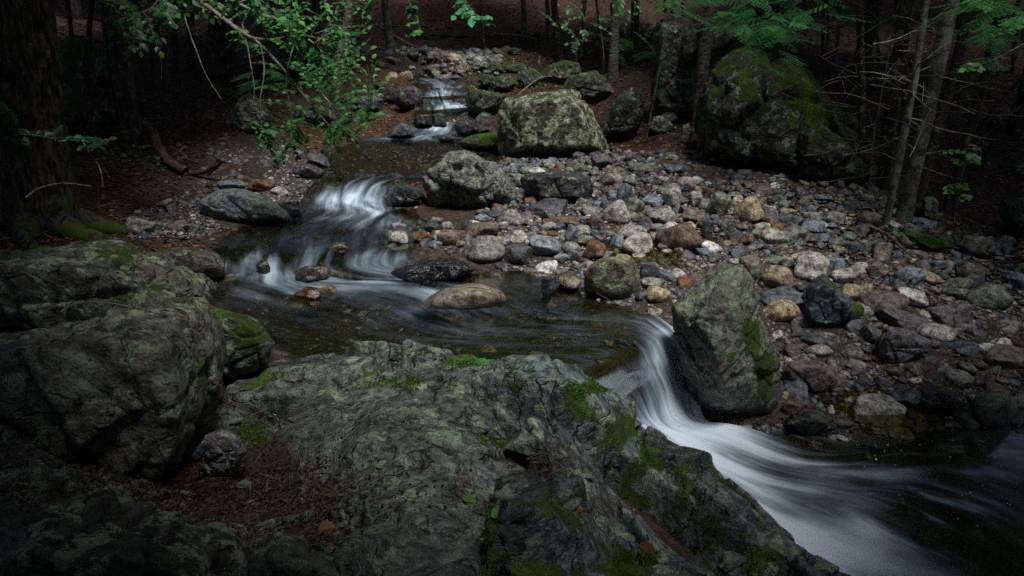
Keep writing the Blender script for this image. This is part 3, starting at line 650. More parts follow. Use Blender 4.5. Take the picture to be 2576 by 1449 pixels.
boulder('boulder', 'mossy topped block at the water edge between left boulders and ledge', 'boulder',
  [(510,790),(560,775),(620,795),(665,825),(690,865),(680,900),(655,950),(600,965),(545,955),(525,900)],
  m_moss_stone, (.15,.165,.155), dist=3.75, depth=.8, seed=37, p=22, rough=.05, frac=.015, cellsize=.3, moss=.0, low=.05, spots=[(630,840,55,35,.4),(570,782,50,12,.3)])
boulder('boulder', 'dark pale edged rock in the bottom left corner', 'boulder',
  [(-60,1330),(0,1290),(200,1300),(420,1330),(560,1390),(640,1520),(-60,1560)], m_left, (.08,.085,.065), dist=1.45, depth=.6, seed=38, p=30, rough=.05, moss=.02, frac=.022, cellsize=.2, front=.85, wetline=False)
boulder('boulder', 'lichen pale rock rising at the bottom edge left of the leaf litter', 'boulder',
  [(560,1449),(600,1390),(650,1345),(760,1362),(860,1400),(940,1470),(900,1600),(600,1600)], m_left, (.16,.18,.13), dist=1.5, depth=.7, seed=39, p=30, rough=.05, moss=-.02, frac=.022, cellsize=.2, front=.85, wetline=False)
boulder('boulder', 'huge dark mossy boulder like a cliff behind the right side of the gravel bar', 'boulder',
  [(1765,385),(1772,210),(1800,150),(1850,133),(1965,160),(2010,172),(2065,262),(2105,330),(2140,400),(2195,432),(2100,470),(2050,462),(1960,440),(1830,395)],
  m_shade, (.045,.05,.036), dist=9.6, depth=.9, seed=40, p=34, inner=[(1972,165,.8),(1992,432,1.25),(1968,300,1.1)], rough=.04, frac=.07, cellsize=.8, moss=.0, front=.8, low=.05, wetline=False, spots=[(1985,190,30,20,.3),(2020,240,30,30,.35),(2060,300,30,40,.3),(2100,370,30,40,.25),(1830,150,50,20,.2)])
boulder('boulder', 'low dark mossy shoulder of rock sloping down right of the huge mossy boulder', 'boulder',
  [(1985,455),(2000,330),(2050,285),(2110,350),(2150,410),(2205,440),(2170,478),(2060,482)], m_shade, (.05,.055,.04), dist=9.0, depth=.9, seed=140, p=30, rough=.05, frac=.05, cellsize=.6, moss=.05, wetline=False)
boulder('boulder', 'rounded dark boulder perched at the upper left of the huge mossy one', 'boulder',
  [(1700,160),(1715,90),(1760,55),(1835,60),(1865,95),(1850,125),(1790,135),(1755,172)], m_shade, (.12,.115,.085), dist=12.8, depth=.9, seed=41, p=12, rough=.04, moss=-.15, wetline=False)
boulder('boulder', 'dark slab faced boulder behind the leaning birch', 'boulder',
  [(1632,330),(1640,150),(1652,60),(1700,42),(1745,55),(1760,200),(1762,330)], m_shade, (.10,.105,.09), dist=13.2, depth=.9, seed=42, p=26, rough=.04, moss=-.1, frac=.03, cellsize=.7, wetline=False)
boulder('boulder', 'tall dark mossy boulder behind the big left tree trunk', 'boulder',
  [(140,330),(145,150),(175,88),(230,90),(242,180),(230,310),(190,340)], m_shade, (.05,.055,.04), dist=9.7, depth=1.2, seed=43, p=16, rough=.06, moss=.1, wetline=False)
boulder('boulder', 'pale topped boulder in the shade beyond the left sapling', 'boulder',
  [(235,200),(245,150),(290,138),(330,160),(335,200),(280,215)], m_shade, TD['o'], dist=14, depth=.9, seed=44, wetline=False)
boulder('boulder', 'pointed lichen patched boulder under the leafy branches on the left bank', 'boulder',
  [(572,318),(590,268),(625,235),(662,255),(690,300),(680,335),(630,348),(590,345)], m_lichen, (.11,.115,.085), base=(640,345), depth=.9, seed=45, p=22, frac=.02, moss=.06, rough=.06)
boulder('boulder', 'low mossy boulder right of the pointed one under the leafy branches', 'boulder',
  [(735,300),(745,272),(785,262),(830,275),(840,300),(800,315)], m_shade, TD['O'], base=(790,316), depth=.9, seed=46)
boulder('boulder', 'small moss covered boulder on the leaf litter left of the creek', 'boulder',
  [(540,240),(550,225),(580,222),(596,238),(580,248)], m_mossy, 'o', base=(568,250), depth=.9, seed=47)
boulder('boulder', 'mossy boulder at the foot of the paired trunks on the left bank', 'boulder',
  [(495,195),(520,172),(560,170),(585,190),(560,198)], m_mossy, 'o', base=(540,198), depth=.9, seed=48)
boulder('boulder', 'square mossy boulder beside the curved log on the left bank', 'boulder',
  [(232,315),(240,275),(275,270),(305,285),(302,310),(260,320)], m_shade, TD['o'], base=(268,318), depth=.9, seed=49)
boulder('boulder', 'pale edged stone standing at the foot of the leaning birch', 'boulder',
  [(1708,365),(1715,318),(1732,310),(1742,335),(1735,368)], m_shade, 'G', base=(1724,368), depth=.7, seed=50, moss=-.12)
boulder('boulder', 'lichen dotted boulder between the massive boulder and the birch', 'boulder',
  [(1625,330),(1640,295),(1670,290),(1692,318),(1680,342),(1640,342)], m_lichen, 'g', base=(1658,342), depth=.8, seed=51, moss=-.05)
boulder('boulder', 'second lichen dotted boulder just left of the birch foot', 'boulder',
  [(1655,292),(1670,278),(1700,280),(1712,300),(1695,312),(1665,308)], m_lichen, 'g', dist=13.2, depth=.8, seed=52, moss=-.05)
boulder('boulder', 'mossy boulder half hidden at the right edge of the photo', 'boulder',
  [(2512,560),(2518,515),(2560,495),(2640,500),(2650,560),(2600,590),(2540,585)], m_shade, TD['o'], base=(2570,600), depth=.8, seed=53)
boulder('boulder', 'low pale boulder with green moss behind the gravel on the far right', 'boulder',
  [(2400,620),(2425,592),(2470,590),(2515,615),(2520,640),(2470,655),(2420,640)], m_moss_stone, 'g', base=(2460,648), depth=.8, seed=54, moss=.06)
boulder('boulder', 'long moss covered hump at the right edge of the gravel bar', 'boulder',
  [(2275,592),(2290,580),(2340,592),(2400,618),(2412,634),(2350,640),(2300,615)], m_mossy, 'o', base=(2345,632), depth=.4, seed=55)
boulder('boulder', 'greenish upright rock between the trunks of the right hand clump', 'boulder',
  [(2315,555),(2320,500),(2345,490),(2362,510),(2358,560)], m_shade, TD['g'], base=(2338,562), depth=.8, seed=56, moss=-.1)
for q, (o_, l_) in enumerate([
  ([(1200,205),(1215,185),(1240,190),(1245,215),(1215,222)], 'mossy stone at the back left of the boulder pile'),
  ([(1240,225),(1250,195),(1285,190),(1300,215),(1280,232)], 'mossy stone in the middle of the boulder pile under the dead twig'),
  ([(1300,205),(1310,178),(1345,172),(1362,200),(1350,225),(1315,225)], 'grey mossy boulder behind the dead branch in the boulder pile'),
  ([(1205,170),(1225,158),(1262,162),(1270,182),(1230,188)], 'leafy mossy stone near the uphill end of the boulder pile'),
  ([(1268,178),(1285,160),(1318,160),(1328,180),(1300,190)], 'dark stone beside the small dead stump in the boulder pile'),
  ([(1275,128),(1285,120),(1305,122),(1310,140),(1290,142)], 'small green stone at the edge of the far hillside')]):
    boulder('boulder', l_, 'boulder', o_, m_shade, TD[('o', 'g', 'B')[q % 3]], depth=.9, seed=60+q, sub=5, moss=.02)

# smaller stones, one by one: centre u, v, width, height, tone, kind, tilt, label
ST = [
(1005,600,56,38,'G','c',0,'pale speckled cobble at the left tip of the gravel bar'),(1065,598,50,30,'R','m',0,'rusty cobble second from the left tip of the gravel bar'),(1072,612,28,26,'b','m',0,'small dark cobble in front of the rusty one at the bar tip'),
(1129,600,67,46,'N','c',-12,'brown oval cobble between the rusty cobble and the big grey one'),(1212,583,90,42,'N','m',-14,'dark flat slab tilted on top of the big round grey cobble'),(1219,630,103,74,'g','c',0,'big round grey cobble at the water edge of the bar'),
(1299,597,57,38,'G','c',0,'pale speckled cobble right of the big round grey one'),(1302,643,72,58,'D','a',8,'dark faceted rock right of the big round grey cobble'),(1370,622,88,52,'B','m',8,'blue grey slab with rough top in the front row of the bar'),
(1437,596,33,60,'B','m',8,'blue grey stone standing on end'),(1459,583,56,33,'G','c',0,'pale tan granite cobble behind the upright blue grey stone'),(1472,606,48,27,'O','m',0,'flat olive cobble right of the upright blue grey stone'),
(1492,635,68,46,'R','a',-18,'orange brown angular rock in the shallow seep'),(1553,538,70,66,'G','c',12,'pale egg shaped granite cobble on the middle of the bar'),(1592,586,72,40,'G','c',0,'wide light grey cobble behind the pale pointed one'),
(1604,620,75,66,'G','m',0,'pale pointed granite rock in the seep'),(1710,600,116,74,'r','c',0,'big reddish brown round boulder on the bar'),(1432,713,64,42,'T','c',0,'tan cobble beside the striped boulder'),
(1385,718,46,48,'b','m',0,'dark grey stone left of the tan cobble in the water'),(1633,685,50,60,'b','a',0,'dark blue block behind the striped boulder'),(1285,551,70,46,'g','c',8,'dark rounded cobble in the back row of the front stones'),
(1215,550,40,22,'B','m',0,'small light blue stone in the back row'),(1267,565,33,17,'G','c',0,'small pale cobble left of the dark rounded one'),(1097,556,33,20,'g','c',0,'small grey cobble behind the brown oval one'),
(1125,573,37,27,'G','c',0,'small speckled cobble behind the brown oval one'),(1180,570,37,28,'D','m',0,'small dark stone behind the tilted slab'),(1089,573,45,25,'D','m',0,'dark flat stone behind the rusty cobble'),
(1425,558,87,32,'r','m',0,'wide flat reddish brown stone in front of the dark mossy rock'),(1379,526,110,42,'D','a',0,'dark mossy rock in front of the dark blocky boulder'),(1595,520,52,44,'O','c',0,'olive cobble behind the pale egg shaped one'),
(1667,546,70,42,'g','c',0,'grey brown cobble left of the pile of upright stones'),(1491,585,33,17,'b','c',0,'small wet blue stone in the seep'),(1655,745,64,42,'T','c',0,'tan cobble behind the fall lip right of the striped boulder'),
(1646,788,38,24,'G','c',0,'small pale cobble at the fall lip'),(1615,748,35,28,'D','m',0,'small dark cobble at the foot of the striped boulder'),(1412,650,38,26,'g','c',0,'small grey cobble in the front row near the seep'),
(1444,647,33,36,'b','m',0,'small bluish stone left of the orange brown rock'),(1529,643,45,24,'b','c',0,'small dark blue cobble right of the orange brown rock'),
(433,703,65,26,'g','c',0,'smooth grey stone under the mossy rounded boulder in the water'),(663,673,32,34,'D','c',0,'small dark wet stone in the left rapids'),(787,686,86,44,'N','a',-15,'brown wet slab in the rapids'),
(773,741,68,32,'R','a',8,'red brown wet stone below the rapids'),(827,730,40,22,'T','c',0,'tan stone just under water below the brown slab'),(850,620,50,20,'T','c',0,'speckled tan stone in the shallow rapids'),(733,535,64,46,'D','m',0,'dark wet rock right of the blue green boulder'),
(357,570,63,38,'g','a',0,'angular grey block on the left bank behind the rounded boulder'),(773,433,68,38,'P','m',10,'purple black wet stone at the left of the cascade lip'),(800,408,62,30,'D','m',25,'dark leaning slab behind the purple black stone'),
(655,470,60,34,'R','m',0,'orange stone on the left bank behind the blue green boulder'),(583,468,66,26,'B','m',0,'mossy blue stone on the left bank behind the blue green boulder'),(703,483,42,24,'G','c',0,'pale cobble on the left bank beside the cascade'),
(1884,531,68,72,'T','c',10,'big tan granite cobble standing on the bar'),(1807,520,58,72,'O','a',0,'greenish angular rock standing on the bar'),(1749,503,34,40,'G','m',10,'pale upright stone left of the greenish angular rock'),
(1772,519,28,28,'g','c',0,'small grey cobble between the pale upright and greenish rocks'),(1744,545,68,34,'N','c',0,'brown cobble on top of the big reddish brown boulder'),(1780,580,24,60,'D','m',0,'dark narrow stone on end beside the big reddish brown boulder'),
(1830,572,36,42,'o','a',0,'dark mossy stump like rock below the greenish angular one'),(1934,545,42,46,'P','m',-15,'dark blue stone leaning on the big tan cobble'),(1920,571,50,20,'G','c',0,'flat pale cobble below the big tan one'),
(1905,590,33,26,'O','c',0,'small olive cobble left of the oval pale one'),(1947,598,70,38,'G','c',0,'oval pale speckled cobble in the middle of the bar'),(1877,605,33,32,'r','a',0,'small brown block left of the oval pale cobble'),
(2042,574,64,34,'B','a',0,'blue slate block on the upper bar'),(2005,560,44,27,'b','m',0,'dark stone left of the blue slate block'),(2042,546,40,26,'g','c',0,'grey cobble behind the blue slate block'),(2102,550,50,30,'g','m',0,'grey stone right of the blue slate block'),
(2187,556,52,40,'N','c',0,'brown rounded rock near the foot of the right trunks'),(2037,677,82,72,'G','m',0,'big pale brown granite rock left of centre on the right bar'),(1953,703,80,62,'t','c',0,'round brownish granite cobble behind the tall wedge boulder'),
(2095,672,54,46,'B','a',0,'blue grey block right of the big pale brown rock'),(1960,785,83,56,'T','c',-15,'rounded tan cobble with moss against the angular dark blue rock'),(1963,757,112,50,'b','m',-8,'long slate coloured slab behind the rounded tan mossy cobble'),
(1903,745,38,30,'D','a',0,'small dark block right of the tall wedge boulder'),(1902,687,40,42,'o','a',0,'dark green block behind the tip of the tall wedge boulder'),(1979,663,34,32,'g','c',0,'grey cobble above the round brownish one'),
(1948,655,55,22,'O','c',0,'flat olive cobble above the round brownish one'),(2120,700,56,40,'G','m',-10,'speckled cobble right of the big pale brown rock'),(2163,675,40,30,'G','c',0,'pale speckled cobble on the right bar'),
(2200,677,53,42,'N','a',0,'brown block on the right bar'),(2220,633,48,44,'t','m',15,'tan knobbly stone beside the birch stick'),(2183,624,34,32,'g','c',0,'round grey cobble left of the tan knobbly stone'),
(2145,623,38,27,'b','m',0,'dark grey cobble left of the round grey one'),(2285,610,46,42,'N','c',0,'round brown cobble at the edge of the green moss hump'),(2230,765,107,48,'N','c',-8,'long brown speckled boulder on the right bar'),
(2287,697,63,38,'B','m',0,'blue white stone with a bright streak on the right bar'),(2267,803,118,46,'P','a',8,'angular slate slab in front of the long brown boulder'),(2387,793,82,52,'P','a',0,'dark angular slate block on the right'),
(2484,749,92,58,'O','c',0,'smooth grey green boulder at the right side of the bar'),(2354,840,77,38,'G','c',0,'speckled flat cobble in front of the dark slate block'),(2080,852,62,36,'g','a',0,'angular grey stone in the seep under the dark blue rock'),
(2530,900,96,46,'t','m',0,'wide brown stone at the right edge of the gravel'),(2540,823,58,30,'g','c',0,'grey cobble at the right edge above the wide brown stone'),(2560,710,45,34,'B','a',0,'blue grey stone cut by the right edge of the photo'),
(2517,863,40,22,'W','c',0,'whitish cobble above the wide brown stone'),(2487,880,50,22,'W','c',0,'whitish flat cobble left of the wide brown stone'),(2202,1036,124,64,'G','m',5,'pale granite boulder at the near edge of the seep'),
(1993,1026,50,44,'R','m',0,'red brown wet stone beside the foot of the tall wedge boulder'),(2258,1090,62,30,'T','c',10,'tan speckled stone awash left of the round right boulder'),(1022,193,33,26,'T','c',0,'tan rounded stone on the lip above the upper cascade'),
(989,196,26,26,'T','c',0,'small tan stone second from the lip of the upper cascade'),(1089,142,30,22,'G','c',0,'pale stone on the far gravel bar'),(1092,173,38,20,'t','c',0,'brown stone on the far gravel bar nearest the cascade'),
(1513,409,54,40,'P','m',0,'purplish granite block on the far edge of the bar beside the massive boulder'),(1472,404,30,24,'g','m',0,'pointed grey stone left of the purplish granite block'),(1612,424,66,28,'O','c',8,'long olive cobble on the far part of the bar'),
(1542,455,52,36,'G','c',0,'rounded granite cobble right of the dark blocky boulder'),(1700,428,58,26,'B','m',0,'flat blue grey stone on the far part of the bar'),(1690,497,46,66,'G','c',5,'tall speckled granite cobble standing on the bar'),
(1297,446,40,18,'B','m',0,'light blue stone right of the split grey boulder'),(1724,463,46,36,'G','c',0,'granite cobble behind the tall speckled one'),(1571,495,40,60,'b','m',20,'dark slab leaning right of the dark blocky boulder'),
(1642,508,54,34,'B','m',0,'blue grey cobble left of the tall speckled one'),(2430,880,60,30,'b','m',0,'dark flat stone left of the whitish cobbles'),(1655,575,40,22,'g','c',0,'small grey cobble left of the big reddish brown boulder')]
r = np.random.default_rng(5)
POOLM = {k: [] for k in 'cma'}
for k in 'cma':
    for q in range(7):
        V, F = unit_rock(r, 4 if k == 'c' else 4, k); POOLM[k].append(mesh({'c': 'rounded_stone', 'm': 'worn_stone', 'a': 'angular_stone'}[k], V, F, m_stone))
base_pts = hit([s[0] for s in ST], [s[1] + s[3]*.36 for s in ST], h=HW)
STO = []
for s, bp in zip(ST, base_pts):
    u, v, w_, h_, t, k, tl, lb = s
    for _ in range(2):
        sc_ = np.linalg.norm(bp - EYE)*.98/FOC; rx = w_/2*sc_; rz = h_/2*sc_*1.06
        c_ = P(u, v, y=bp[1] + rx*.35)
    big_ = w_ > 60
    o = link('boulder' if w_ > 84 else 'cobble', POOLM[k][rnd.randrange(7)], loc=tuple(c_))
    o.scale = (rx*1.04, rx*rnd.uniform(.7, .95), rz*1.04); o.rotation_euler = (R(rnd.uniform(-8, 8)), R(tl), R(rnd.uniform(-14, 14)) + (math.pi if rnd.random() < .5 else 0)*(tl == 0))
    wl_ = float(WLEV(c_[0], c_[1])); ins_ = bool(inside(np.array([c_[0]]), np.array([c_[1]]), CREEK)[0])
    wt = 1.0 if ins_ and c_[2] - rz < wl_ + .03 else (.7 if 'wet' in lb else rnd.choice([0, .1, .25]))
    tn = TONE[t]; j = rnd.uniform(.9, 1.12); o.color = (tn[0]*j, tn[1]*j, tn[2]*j, wt)
    tag(o, lb, 'boulder' if w_ > 84 else 'stone', 'loose stones of the creek bed'); ROCKS.append((c_[0], c_[1], rx, rx))
    STO.append((o, c_, rx, rz))

# the pale stripe on the olive brown boulder is a vein of its own colour in a thin raised band
def band(o, pts, wd, name, col):
    return None

# ------------------------------------------------------------ gravel bars: cobbles down to pebbles
def scatter(poly, n, rmin, rmax, power, avoid, gap=.8, tries=3):
    poly = np.asarray(poly); lo, hi = poly[:, :2].min(0), poly[:, :2].max(0); out = list(avoid); start = len(out)
    cell = rmax*2.0; g = {}
    def key(x, y): return (int(math.floor(x/cell)), int(math.floor(y/cell)))
    bigs = [a for a in avoid if a[2] > rmax]
    def put(a):
        k_ = key(a[0], a[1]); g.setdefault(k_, []).append(a)
    for a in avoid: put(a)
    m = int(n*tries*2.2); xs = rng.uniform(lo[0], hi[0], m); ysr = rng.uniform(lo[1], hi[1], m); ok = inside(xs, ysr, poly)
    for bx, by, br, *_ in bigs: ok &= (xs-bx)**2 + (ysr-by)**2 > (br*.85)**2
    rr = rmin*(rmax/rmin)**(rng.random(m)**power); res = []
    for x, y, a in zip(xs[ok], ysr[ok], rr[ok]):
        kx, ky = key(x, y); bad = False
        for i in (-1, 0, 1):
            for j in (-1, 0, 1):
                for q in g.get((kx+i, ky+j), ()):
                    if (q[0]-x)**2 + (q[1]-y)**2 < ((q[2]+a)*gap)**2: bad = True; break
                if bad: break
            if bad: break
        if not bad:
            put((x, y, a)); res.append((x, y, a))
            if len(res) >= n: break
    return res
avoid = [(a[0], a[1], a[2]) for a in ROCKS]
S1 = scatter(BAR, 720, .055, .13, 1.5, avoid, .66)
S1b = scatter(LBAR, 70, .05, .12, 2.2, avoid, .72)
S1c = scatter(FBAR, 330, .09, .26, 1.7, avoid, .72)
ALLS = S1 + S1b + S1c
tones = list('GGggBBbbbDDDTttrNNOPPPRW')
def mark(x, y):
    u, v = uv_of(np.array([x, y, float(H(np.array(x), np.array(y), False))]))
    if v < 215: return 'far bar beyond the upper cascade'
    if u < 900: return 'left bank gravel beside the creek'
    if v < 450 and u < 1700: return 'bar edge near the massive lichened boulder'
    if v < 500: return 'bar below the huge mossy boulder'
    if u < 1500: return 'bar tip beside the middle pool'
    if u < 1850: return 'middle of the bar behind the fall'
    if u < 2150 and v < 660: return 'bar behind the tall wedge boulder'
    if v < 660: return 'bar near the right hand trunks'
    if v < 850: return 'open gravel right of the wedge boulder'
    return 'gravel around the lower right seep'
arr = np.array(ALLS); zz = H(arr[:, 0], arr[:, 1], False)
du, dv = uv_of(np.stack([arr[:, 0], arr[:, 1], zz], -1)); px = arr[:, 2]/np.hypot(arr[:, 1], 1.6)
vis = (du > -20) & (du < 2600) & (dv > 0) & (dv < 1449)
order = np.argsort(-(px*vis)); nind = 300 - len(ST)
REL = [(s[7], s[0], s[1]) for s in ST if len(s[7].split()) <= 10]
_seen = set()
def near_label(head, x, y, z):
    u, v = uv_of(np.array([x, y, z])); u, v = float(u), float(v)
    for nm, a, b_ in sorted(REL, key=lambda q: (q[1]-u)**2 + ((q[2]-v)*1.6)**2)[:9]:
        dx, dy = u - a, (v - b_)*1.6; rel = ('right of' if dx > 0 else 'left of') if abs(dx) > abs(dy) else ('in front of' if dy > 0 else 'behind')
        l = '%s %s the %s' % (head, rel, nm)
        if l not in _seen and len(l.split()) <= 16: _seen.add(l); return l
    return '%s on the %s' % (head, mark(x, y))
KIND = {'c': 'rounded', 'm': 'flattish', 'a': 'angular'}
for i in order[:nind]:
    x, y, a = arr[i]; k = rnd.choice('cmmma'); t = rnd.choice(tones)
    o = link('cobble', POOLM[k][rnd.randrange(7)], loc=(x, y, zz[i] + a*rnd.uniform(.0, .32)))
    o.scale = (a*rnd.uniform(.95, 1.25), a*rnd.uniform(.75, 1), a*rnd.uniform(.5, .8)); o.rotation_euler = (R(rnd.uniform(-25, 25)), R(rnd.uniform(-25, 25)), rnd.uniform(0, 6.28))
    j = rnd.uniform(.8, 1.15); o.color = tuple(c*j for c in TONE[t]) + (rnd.choice([0, 0, .2, .5]),)
    tag(o, near_label('%s %s cobble' % (KIND[k], TNAME[t]), x, y, zz[i]), 'stone', 'loose stones of the creek bed')
def heap(name, items, sub, label, cat, wetf=None, mat=None, zf=(.0, .35), kinds='cmmaam', surf=None, tn=None, nvar=8):
    items = np.array(items); n = len(items)
    lib = [unit_rock(r, sub, kinds[q % len(kinds)]) for q in range(nvar)]
    F = lib[0][1]; nv = len(lib[0][0]); LV = np.stack([l[0] for l in lib])
    which = r.integers(0, nvar, n); a = items[:, 2]
    z = (surf or (lambda x, y: H(x, y, False)))(items[:, 0], items[:, 1])
    sc_ = np.stack([a*r.uniform(.9, 1.3, n), a*r.uniform(.7, 1.0, n), a*r.uniform(.45, .8, n)], -1)
    th = r.uniform(0, 6.283, n); ta = r.normal(0, .3, n)
    V = LV[which]*sc_[:, None, :]
    x_, z_ = V[..., 0].copy(), V[..., 2].copy(); V[..., 0] = x_*np.cos(ta)[:, None] - z_*np.sin(ta)[:, None]; V[..., 2] = x_*np.sin(ta)[:, None] + z_*np.cos(ta)[:, None]
    x_, y_ = V[..., 0].copy(), V[..., 1].copy(); V[..., 0] = x_*np.cos(th)[:, None] - y_*np.sin(th)[:, None]; V[..., 1] = x_*np.sin(th)[:, None] + y_*np.cos(th)[:, None]
    V += np.stack([items[:, 0], items[:, 1], z + a*r.uniform(zf[0], zf[1], n)], -1)[:, None, :]
    tl = tn or tones; tc = np.array([TONE[t] for t in tl])[r.integers(0, len(tl), n)]*r.uniform(.7, 1.15, (n, 1))
    col = np.repeat(tc[:, None], nv, 1).reshape(-1, 3)
    wl = WLEV(items[:, 0], items[:, 1]); wt = np.where(inside(items[:, 0], items[:, 1], CREEK), 1.0, r.choice([0, .0, .3, .6], n)*.8)
    FF = (F[None] + (np.arange(n)*nv)[:, None, None]).reshape(-1, 3)
    o = link(name, mesh(name, V.reshape(-1, 3), FF, mat or m_pebble, attrs={'col': col, 'wet': np.repeat(wt, nv), 'moss': np.full(n*nv, -1.0)}))
    tag(o, label, cat, kind='stuff'); return o
rest = [ALLS[i] for i in order[nind:]]
heap('cobbles', rest, 3, 'loose smaller cobbles lying between the larger stones of the gravel bars', 'cobbles')
av2 = avoid + ALLS
S2 = scatter(BAR, 6000, .02, .055, 1.5, av2, .66, 2) + scatter(LBAR, 1800, .014, .05, 1.8, av2, .66, 2) + scatter(FBAR, 900, .04, .09, 1.5, av2, .66, 2)
heap('gravel', S2, 2, 'coarse mixed gravel filling the gaps of the bars', 'gravel')
SEEP = W2([(1950,900),(2100,850),(2600,860),(2800,1060),(2400,1075),(2150,1110),(1970,1050)])
S3 = scatter(SEEP, 6000, .007, .02, 1.4, av2, .6, 2) + scatter(W2([(1400,640),(1850,620),(2300,700),(2700,800),(2700,860),(2100,860),(1700,800),(1480,740)]), 5000, .008, .02, 1.4, av2, .6, 2)
S3 += scatter(LBAR, 3500, .010, .022, 1.4, av2, .6, 2)
heap('fine_gravel', S3, 1, 'fine wet pebbles around the seep and between the cobbles', 'fine gravel')
# stones of the bed seen through the water, and stones standing in the shallows
mid = CREEK[(CREEK[:, 1] < 16)]
S4 = scatter(mid, 1500, .03, .10, 1.6, avoid, .75, 2)
heap('bed_stones', S4, 3, 'brown and tan stones lying on the creek bed under the clear water', 'creek bed stones', zf=(-.5, .1), tn=list('TtRrNNtgOT'))

# ------------------------------------------------------------ trees, twigs and leaves
def frames(path):
    T = np.gradient(path, axis=0); T /= np.linalg.norm(T, axis=1, keepdims=True) + 1e-9
    ref = np.array([0, 1.0, 0]) if abs(T[0] @ [0, 1, 0]) < .9 else np.array([1.0, 0, 0])
    A = np.cross(T, ref); A /= np.linalg.norm(A, axis=1, keepdims=True) + 1e-9
    return A, np.cross(T, A)
def tube(path, rad, sides=8):
    path = np.asarray(path, float); A, B = frames(path); th = np.linspace(0, 2*math.pi, sides, endpoint=False)
    V = path[:, None] + (A[:, None]*np.cos(th)[None, :, None] + B[:, None]*np.sin(th)[None, :, None])*np.asarray(rad)[:, None, None]
    n = len(path); i = np.arange(n-1)[:, None]*sides + np.arange(sides)[None]; j = np.arange(n-1)[:, None]*sides + (np.arange(sides)[None] + 1) % sides
    return V.reshape(-1, 3), np.stack([i, j, j+sides, i+sides], -1).reshape(-1, 4)
def smooth(pts, n): return catmull(np.asarray(pts, float), n)
def merge(parts):
    VV, FF, o = [], [], 0
    for V, F in parts: VV.append(V); FF.append(F + o); o += len(V)
    return np.concatenate(VV), np.concatenate(FF)
def bark_mat(name, dark, light, lich=0.0, zs=.18, sc_=14, bands=False, moss=False):
    b = NB(name); p = b.pos(); mp = b.n('Mapping', {'Vector': p, 'Scale': (1, 1, zs)})
    n = b.noise(mp.outputs[0], sc_, 6, .65, .4); n2 = b.noise(p, 60, 4, .7); c = b.mix(b.ramp(n, .38, .66), dark, light)
    k = b.math('MULTIPLY_ADD', b.ramp(n2, .3, .7), .7, .6); c = b.mix(1.0, c, b.n('CombineColor', {0: k, 1: k, 2: k}), 'MULTIPLY')
    if bands:
        mb = b.n('Mapping', {'Vector': p, 'Scale': (1, 1, 6)}); bn = b.ramp(b.noise(mb.outputs[0], 9, 4, .6), .54, .60); c = b.mix(b.math('MULTIPLY', bn, .8), c, (.03, .025, .02))
    if lich:
        l = b.ramp(b.noise(p, 9, 5, .65), .62 - lich*.2, .66 - lich*.2); c = b.mix(b.math('MULTIPLY', l, .7), c, (.17, .21, .155))
    if moss:
        zz_ = b.n('SeparateXYZ', {0: p}).outputs[2]
        l = b.ramp(b.math('SUBTRACT', b.noise(p, 5, 5, .65), b.math('MULTIPLY', zz_, .45)), .42, .56); c = b.mix(l, c, (.045, .085, .012))
    b.bsdf(c, .85, .25, b.math('ADD', n, b.math('MULTIPLY', n2, .3)), .8, .02); return b.m
m_bark = bark_mat('dark_bark', (.018, .014, .012), (.075, .062, .052), .25)
m_bark2 = bark_mat('grey_bark', (.04, .036, .03), (.15, .14, .115), .6, zs=.5)
m_birch = bark_mat('birch_bark', (.07, .055, .045), (.27, .24, .20), .2, zs=3.0, sc_=9, bands=True)
m_big = bark_mat('furrowed_bark', (.010, .009, .008), (.10, .086, .072), .0, zs=.22, sc_=26, moss=True)
m_log = bark_mat('barkless_log', (.06, .038, .026), (.20, .125, .085), 0, zs=1, sc_=10)
m_twig = bark_mat('twig_bark', (.10, .085, .07), (.26, .24, .20), .3, zs=1, sc_=20)
m_dtwig = bark_mat('dark_twig_bark', (.03, .022, .018), (.10, .07, .055), 0, zs=1, sc_=20)
def leaf_mat(name, gloss=.35):
    b = NB(name); col = b.attr('col', 'Color'); p = b.pos(); n = b.noise(p, 30, 2)
    k = b.math('MULTIPLY_ADD', n, .6, .7); c = b.mix(1.0, col, b.n('CombineColor', {0: k, 1: k, 2: k}), 'MULTIPLY')
    d = b.n('BsdfPrincipled', {'Base Color': c, 'Roughness': .45, 'Specular IOR Level': gloss}); t = b.n('BsdfTranslucent', {'Color': c})
    m = b.n('MixShader', {0: .35, 1: d.outputs[0], 2: t.outputs[0]}); b.t.links.new(m.outputs[0], b.out.inputs[0]); return b.m
m_leaf = leaf_mat('green_leaf'); m_litter = leaf_mat('fallen_leaf', .3)
def leaf_obj_mat():
    b = NB('single_leaf'); col = b.n('ObjectInfo').outputs['Color']
    d = b.n('BsdfPrincipled', {'Base Color': col, 'Roughness': .42, 'Specular IOR Level': .4}); t = b.n('BsdfTranslucent', {'Color': col})
    m = b.n('MixShader', {0: .35, 1: d.outputs[0], 2: t.outputs[0]}); b.t.links.new(m.outputs[0], b.out.inputs[0]); return b.m
m_leafo = leaf_obj_mat()
